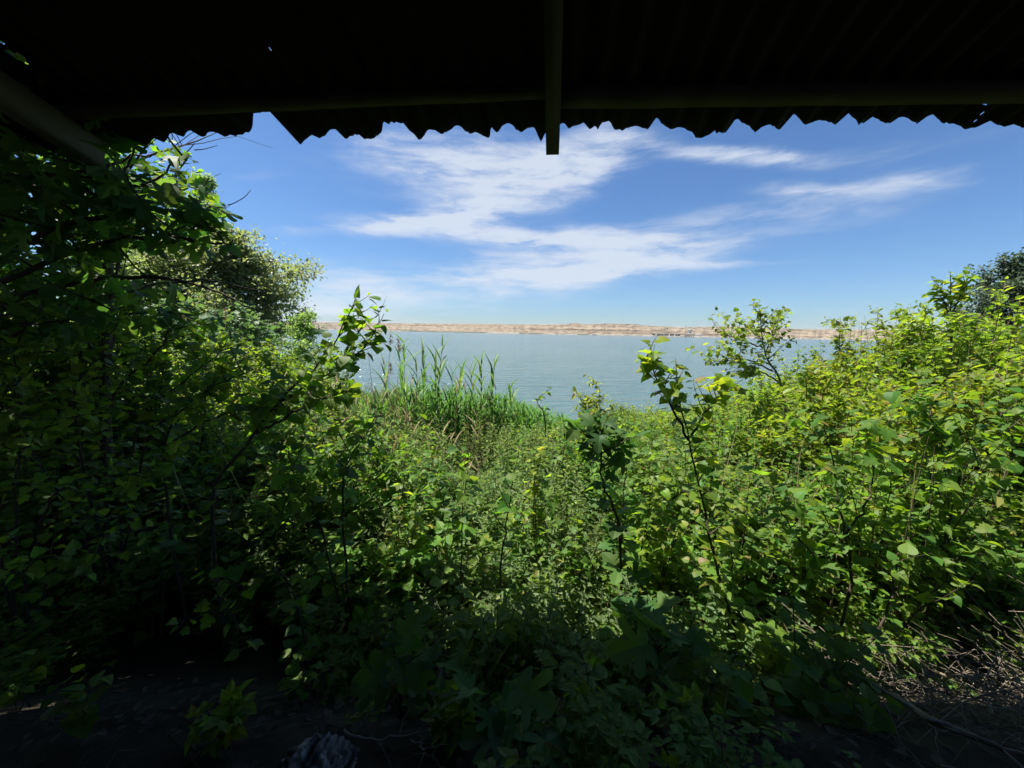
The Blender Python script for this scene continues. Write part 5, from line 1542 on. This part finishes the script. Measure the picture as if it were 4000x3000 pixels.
herb('yellow-leaved runner climbing left of the tall upright sapling', 2720, 2800, .42, .06, T_HEART, 'heart', 'shrub', 3, 4, 'herb', .045)
herb('dim bramble shoot near the lower left corner', 870, 2900, .2, .09, T_TREFOIL, 'trefoil', 'bramble', 4, 5, 'bramble_shoot')
herb('dim broad-leaved plant at the lower left corner', 330, 2880, .3, .075, T_HEART, 'heart', 'mulberry', 5, 6, 'herb', .05)
herb('dim round-leaved plant at the far lower left', 80, 2780, .32, .075, T_HEART, 'heart', 'mulberry', 5, 7, 'herb', .05)
herb('faint broad-leaved plant left of the furrowed log', 1180, 2760, .3, .075, T_HEART, 'heart', 'mulberry', 4, 8, 'herb', .05)

fig_sapling('fig shoot with three wide leaves in front of the grass tufts', [[on_ground(1880, 2930)] + [on_ground(1880, 2930) + Vector((0, .02, .16)), on_ground(1880, 2930) + Vector((.03, .0, .26))]], .16, 31, n_br=1, t0=.3)
fig_sapling('fig shoot with broad leaves at the lower middle edge', [[on_ground(2080, 2990)] + [on_ground(2080, 2990) + Vector((0, .02, .14)), on_ground(2080, 2990) + Vector((-.03, .0, .22))]], .17, 32, n_br=1, t0=.3)
fig_sapling('large fig shoot with dull spread leaves right of the nettle', [[on_ground(2560, 2760)] + [on_ground(2560, 2760) + Vector((0, .02, .25)), on_ground(2560, 2760) + Vector((-.02, .0, .42))]], .21, 33, n_br=3, t0=.3)
fig_sapling('fig shoot with drooping dark leaves right of the furrowed log', [[on_ground(1560, 2800)] + [on_ground(1560, 2800) + Vector((0, .02, .2)), on_ground(1560, 2800) + Vector((-.02, .0, .34))]], .18, 34, n_br=2, t0=.3)
herb('leafy herb between the nettle and the large fig shoot', 2420, 2850, .25, .09, T_OVATE, 'ovate', 'mulberry', 5, 9, 'herb', .035)
herb('bramble shoot under the large fig shoot', 2640, 2880, .24, .12, T_TREFOIL, 'trefoil', 'bramble', 4, 10, 'bramble_shoot')
herb('bramble shoot left of the first grass tuft', 1760, 2880, .2, .12, T_TREFOIL, 'trefoil', 'bramble', 4, 11, 'bramble_shoot')
herb('broad-leaved herb at the near side of the brush pile', 2900, 2860, .28, .10, T_HEART, 'heart', 'mulberry', 5, 12, 'herb', .045)

# ------------------------------------------------------------------ far shore: intake stations, sheds, mast, boat
def far_base(px, out):
    D = float(far_dist(px)); p0 = at(px, 1300, D); d = Vector((p0.x, p0.y, 0)).normalized()
    return Vector((p0.x, p0.y, 0)) - d * out, d
def far_thing(name, label, cat, px, out, group=None, z=0.0):
    b, d = far_base(px, out); root = thing(name, (b.x, b.y, z), label, cat, group)
    root.rotation_euler = (0, 0, math.atan2(-d.x, d.y))
    return root
def fpart(root, name, boxes, mat):
    mb = MB()
    for lo, hi in boxes: mb.box(lo, hi)
    return add(name, mb.mesh(name, mat), root)
def station(label, px, w):
    r_ = far_thing('intake_station', label, 'building', px, 20)
    n = 5
    for k in range(n):
        x = -w / 2 + w * k / (n - 1)
        fpart(r_, 'pier', [((x - .9, -3, -2), (x + .9, 4, 6.0))], 'darksteel')
    fpart(r_, 'deck', [((-w / 2 - 2, -4, 6.0), (w / 2 + 2, 5, 7.2))], 'concrete')
    tw = fpart(r_, 'tower', [((-3.2, -2, 7.2), (-1.6, 3, 15)), ((1.6, -2, 7.2), (3.2, 3, 15))], 'whitepaint')
    fpart(r_, 'tower_head', [((-4.6, -3, 15), (4.6, 4, 18.5))], 'concrete')
    fpart(r_, 'window', [((-1.5, -1.5, 9), (1.5, -1.2, 13))], 'darksteel')
    fpart(r_, 'ramp', [((w / 2 + 2, -2, 4.0), (w / 2 + 20, 2, 6.8))], 'concrete')
    return r_
station('white-towered water intake station on dark piers at the far shore', 2696, 17)
station('second water intake station half hidden by the young tree leaves', 2858, 17)
m_ = far_thing('mast', 'thin brown mast beside the first intake station', 'mast', 2677, 8)
fpart(m_, 'pole', [((-.45, -.45, -1), (.45, .45, 27))], 'bark_pale'); fpart(m_, 'cap', [((-.8, -.8, 27), (.8, .8, 28))], 'darksteel')
for i, (px, w) in enumerate([(2554, 7), (2572, 6), (2580, 4), (2599, 16), (2622, 5), (2630, 4), (2643, 5), (2653, 6)]):
    r_ = far_thing('shed', ['low dark shed at the left end of the row on the far shore', 'second dark shed from the left in the far shore row', 'tiny dark shed just left of the long one on the far shore', 'long dark shed in the middle of the far shore row', 'dark shed just right of the long one on the far shore', 'tiny dark shed second right of the long one', 'dark shed last but one before the mast', 'dark shed nearest the mast on the far shore'][i], 'shed', px, 2, 'sheds on the far shore', 2.0)
    fpart(r_, 'wall', [((-w / 2, -2, 0), (w / 2, 2, 3.4))], 'darksteel')
    mb = MB(); V = [(-w / 2 - .4, -2.5, 3.4), (w / 2 + .4, -2.5, 3.4), (w / 2 + .4, 2.5, 3.4), (-w / 2 - .4, 2.5, 3.4), (-w / 2 - .4, 0, 4.6), (w / 2 + .4, 0, 4.6)]
    mb.put(V, [(0, 1, 5), (0, 5, 4), (2, 3, 4), (2, 4, 5), (0, 4, 3), (1, 2, 5), (0, 3, 2), (0, 2, 1)]); add('roof', mb.mesh('roof', 'darksteel'), r_)
bt = far_thing('boat', 'small dark boat moored by the far shore', 'boat', 2322, 30)
mb = MB()
sec = [(-7, .6, 1.5), (-4, 1.7, 1.2), (3, 1.7, 1.2), (7, .15, 1.9)]
V = []
for x, w, h in sec: V += [(x, -w, h), (x, -w * .6, -.4), (x, w * .6, -.4), (x, w, h)]
Q = []
for k in range(3):
    for j in range(3): Q.append((k * 4 + j, k * 4 + 4 + j, k * 4 + 5 + j, k * 4 + 1 + j))
    Q.append((k * 4 + 3, k * 4 + 7, k * 4 + 4, k * 4))
Q += [(0, 1, 2, 3), (15, 14, 13, 12)]
mb.quads(V, Q); add('hull', mb.mesh('hull', 'darksteel'), bt)
fpart(bt, 'cabin', [((-3.5, -1, 1.2), (.5, 1, 3.4))], 'darksteel'); fpart(bt, 'window', [((-3.2, -1.06, 2.3), (.2, -1.01, 3.0))], 'whitepaint')

# scrub along the far waterline and on the cliff edge
mbv = MB()
for k in range(700):
    if rng.uniform() < .7:
        px = rng.choice([rng.uniform(1560, 1900), rng.uniform(2030, 2120), rng.uniform(2250, 2300), rng.uniform(1300, 3400)], p=[.55, .15, .08, .22]); out = rng.uniform(2, 13); zz = rng.uniform(.2, 1.2); sz = rng.uniform(.8, 2.2)
        b_, d_ = far_base(px, out)
    else:
        px = rng.choice([rng.uniform(1700, 2000), rng.uniform(1300, 3400)]); b_, d_ = far_base(px, -rng.uniform(50, 75)); sz = rng.uniform(.4, 1.1)
        zz = at(px, float(np.interp(px, [p[0] for p in TOPP], [p[1] for p in TOPP])), float(far_dist(px)) + 55).z + .2
    v = np.array([(1, 0, 0), (.3, .9, 0), (-.8, .6, 0), (-.8, -.6, 0), (.3, -.9, 0), (.1, 0, 1)]) * np.array([sz * 1.6, sz * 1.6, sz]) * rng.uniform(.7, 1.3, (6, 1)) + np.array([b_.x, b_.y, zz])
    mbv.put(v, [(0, 1, 5), (1, 2, 5), (2, 3, 5), (3, 4, 5), (4, 0, 5)])
add('shore_scrub', mbv.mesh('shore_scrub', 'darktree'), kind='stuff', label='dark scrub dotted along the far waterline and cliff edge', category='scrub')

# ------------------------------------------------------------------ thin air over the lake
mbh = MB(); mbh.box((-6500, -400, -5), (6500, 6000, 75))
mh = bpy.data.materials.new('haze'); mh.use_nodes = True
th_ = mh.node_tree; th_.nodes.clear()
pv = th_.nodes.new('ShaderNodeVolumePrincipled'); pv.inputs['Color'].default_value = (.93, .96, 1.0, 1); pv.inputs['Density'].default_value = .00008
oh = th_.nodes.new('ShaderNodeOutputMaterial'); th_.links.new(pv.outputs[0], oh.inputs['Volume'])
add('haze', mbh.mesh('haze', mh), kind='stuff', label='thin pale haze over the whole lake', category='haze')
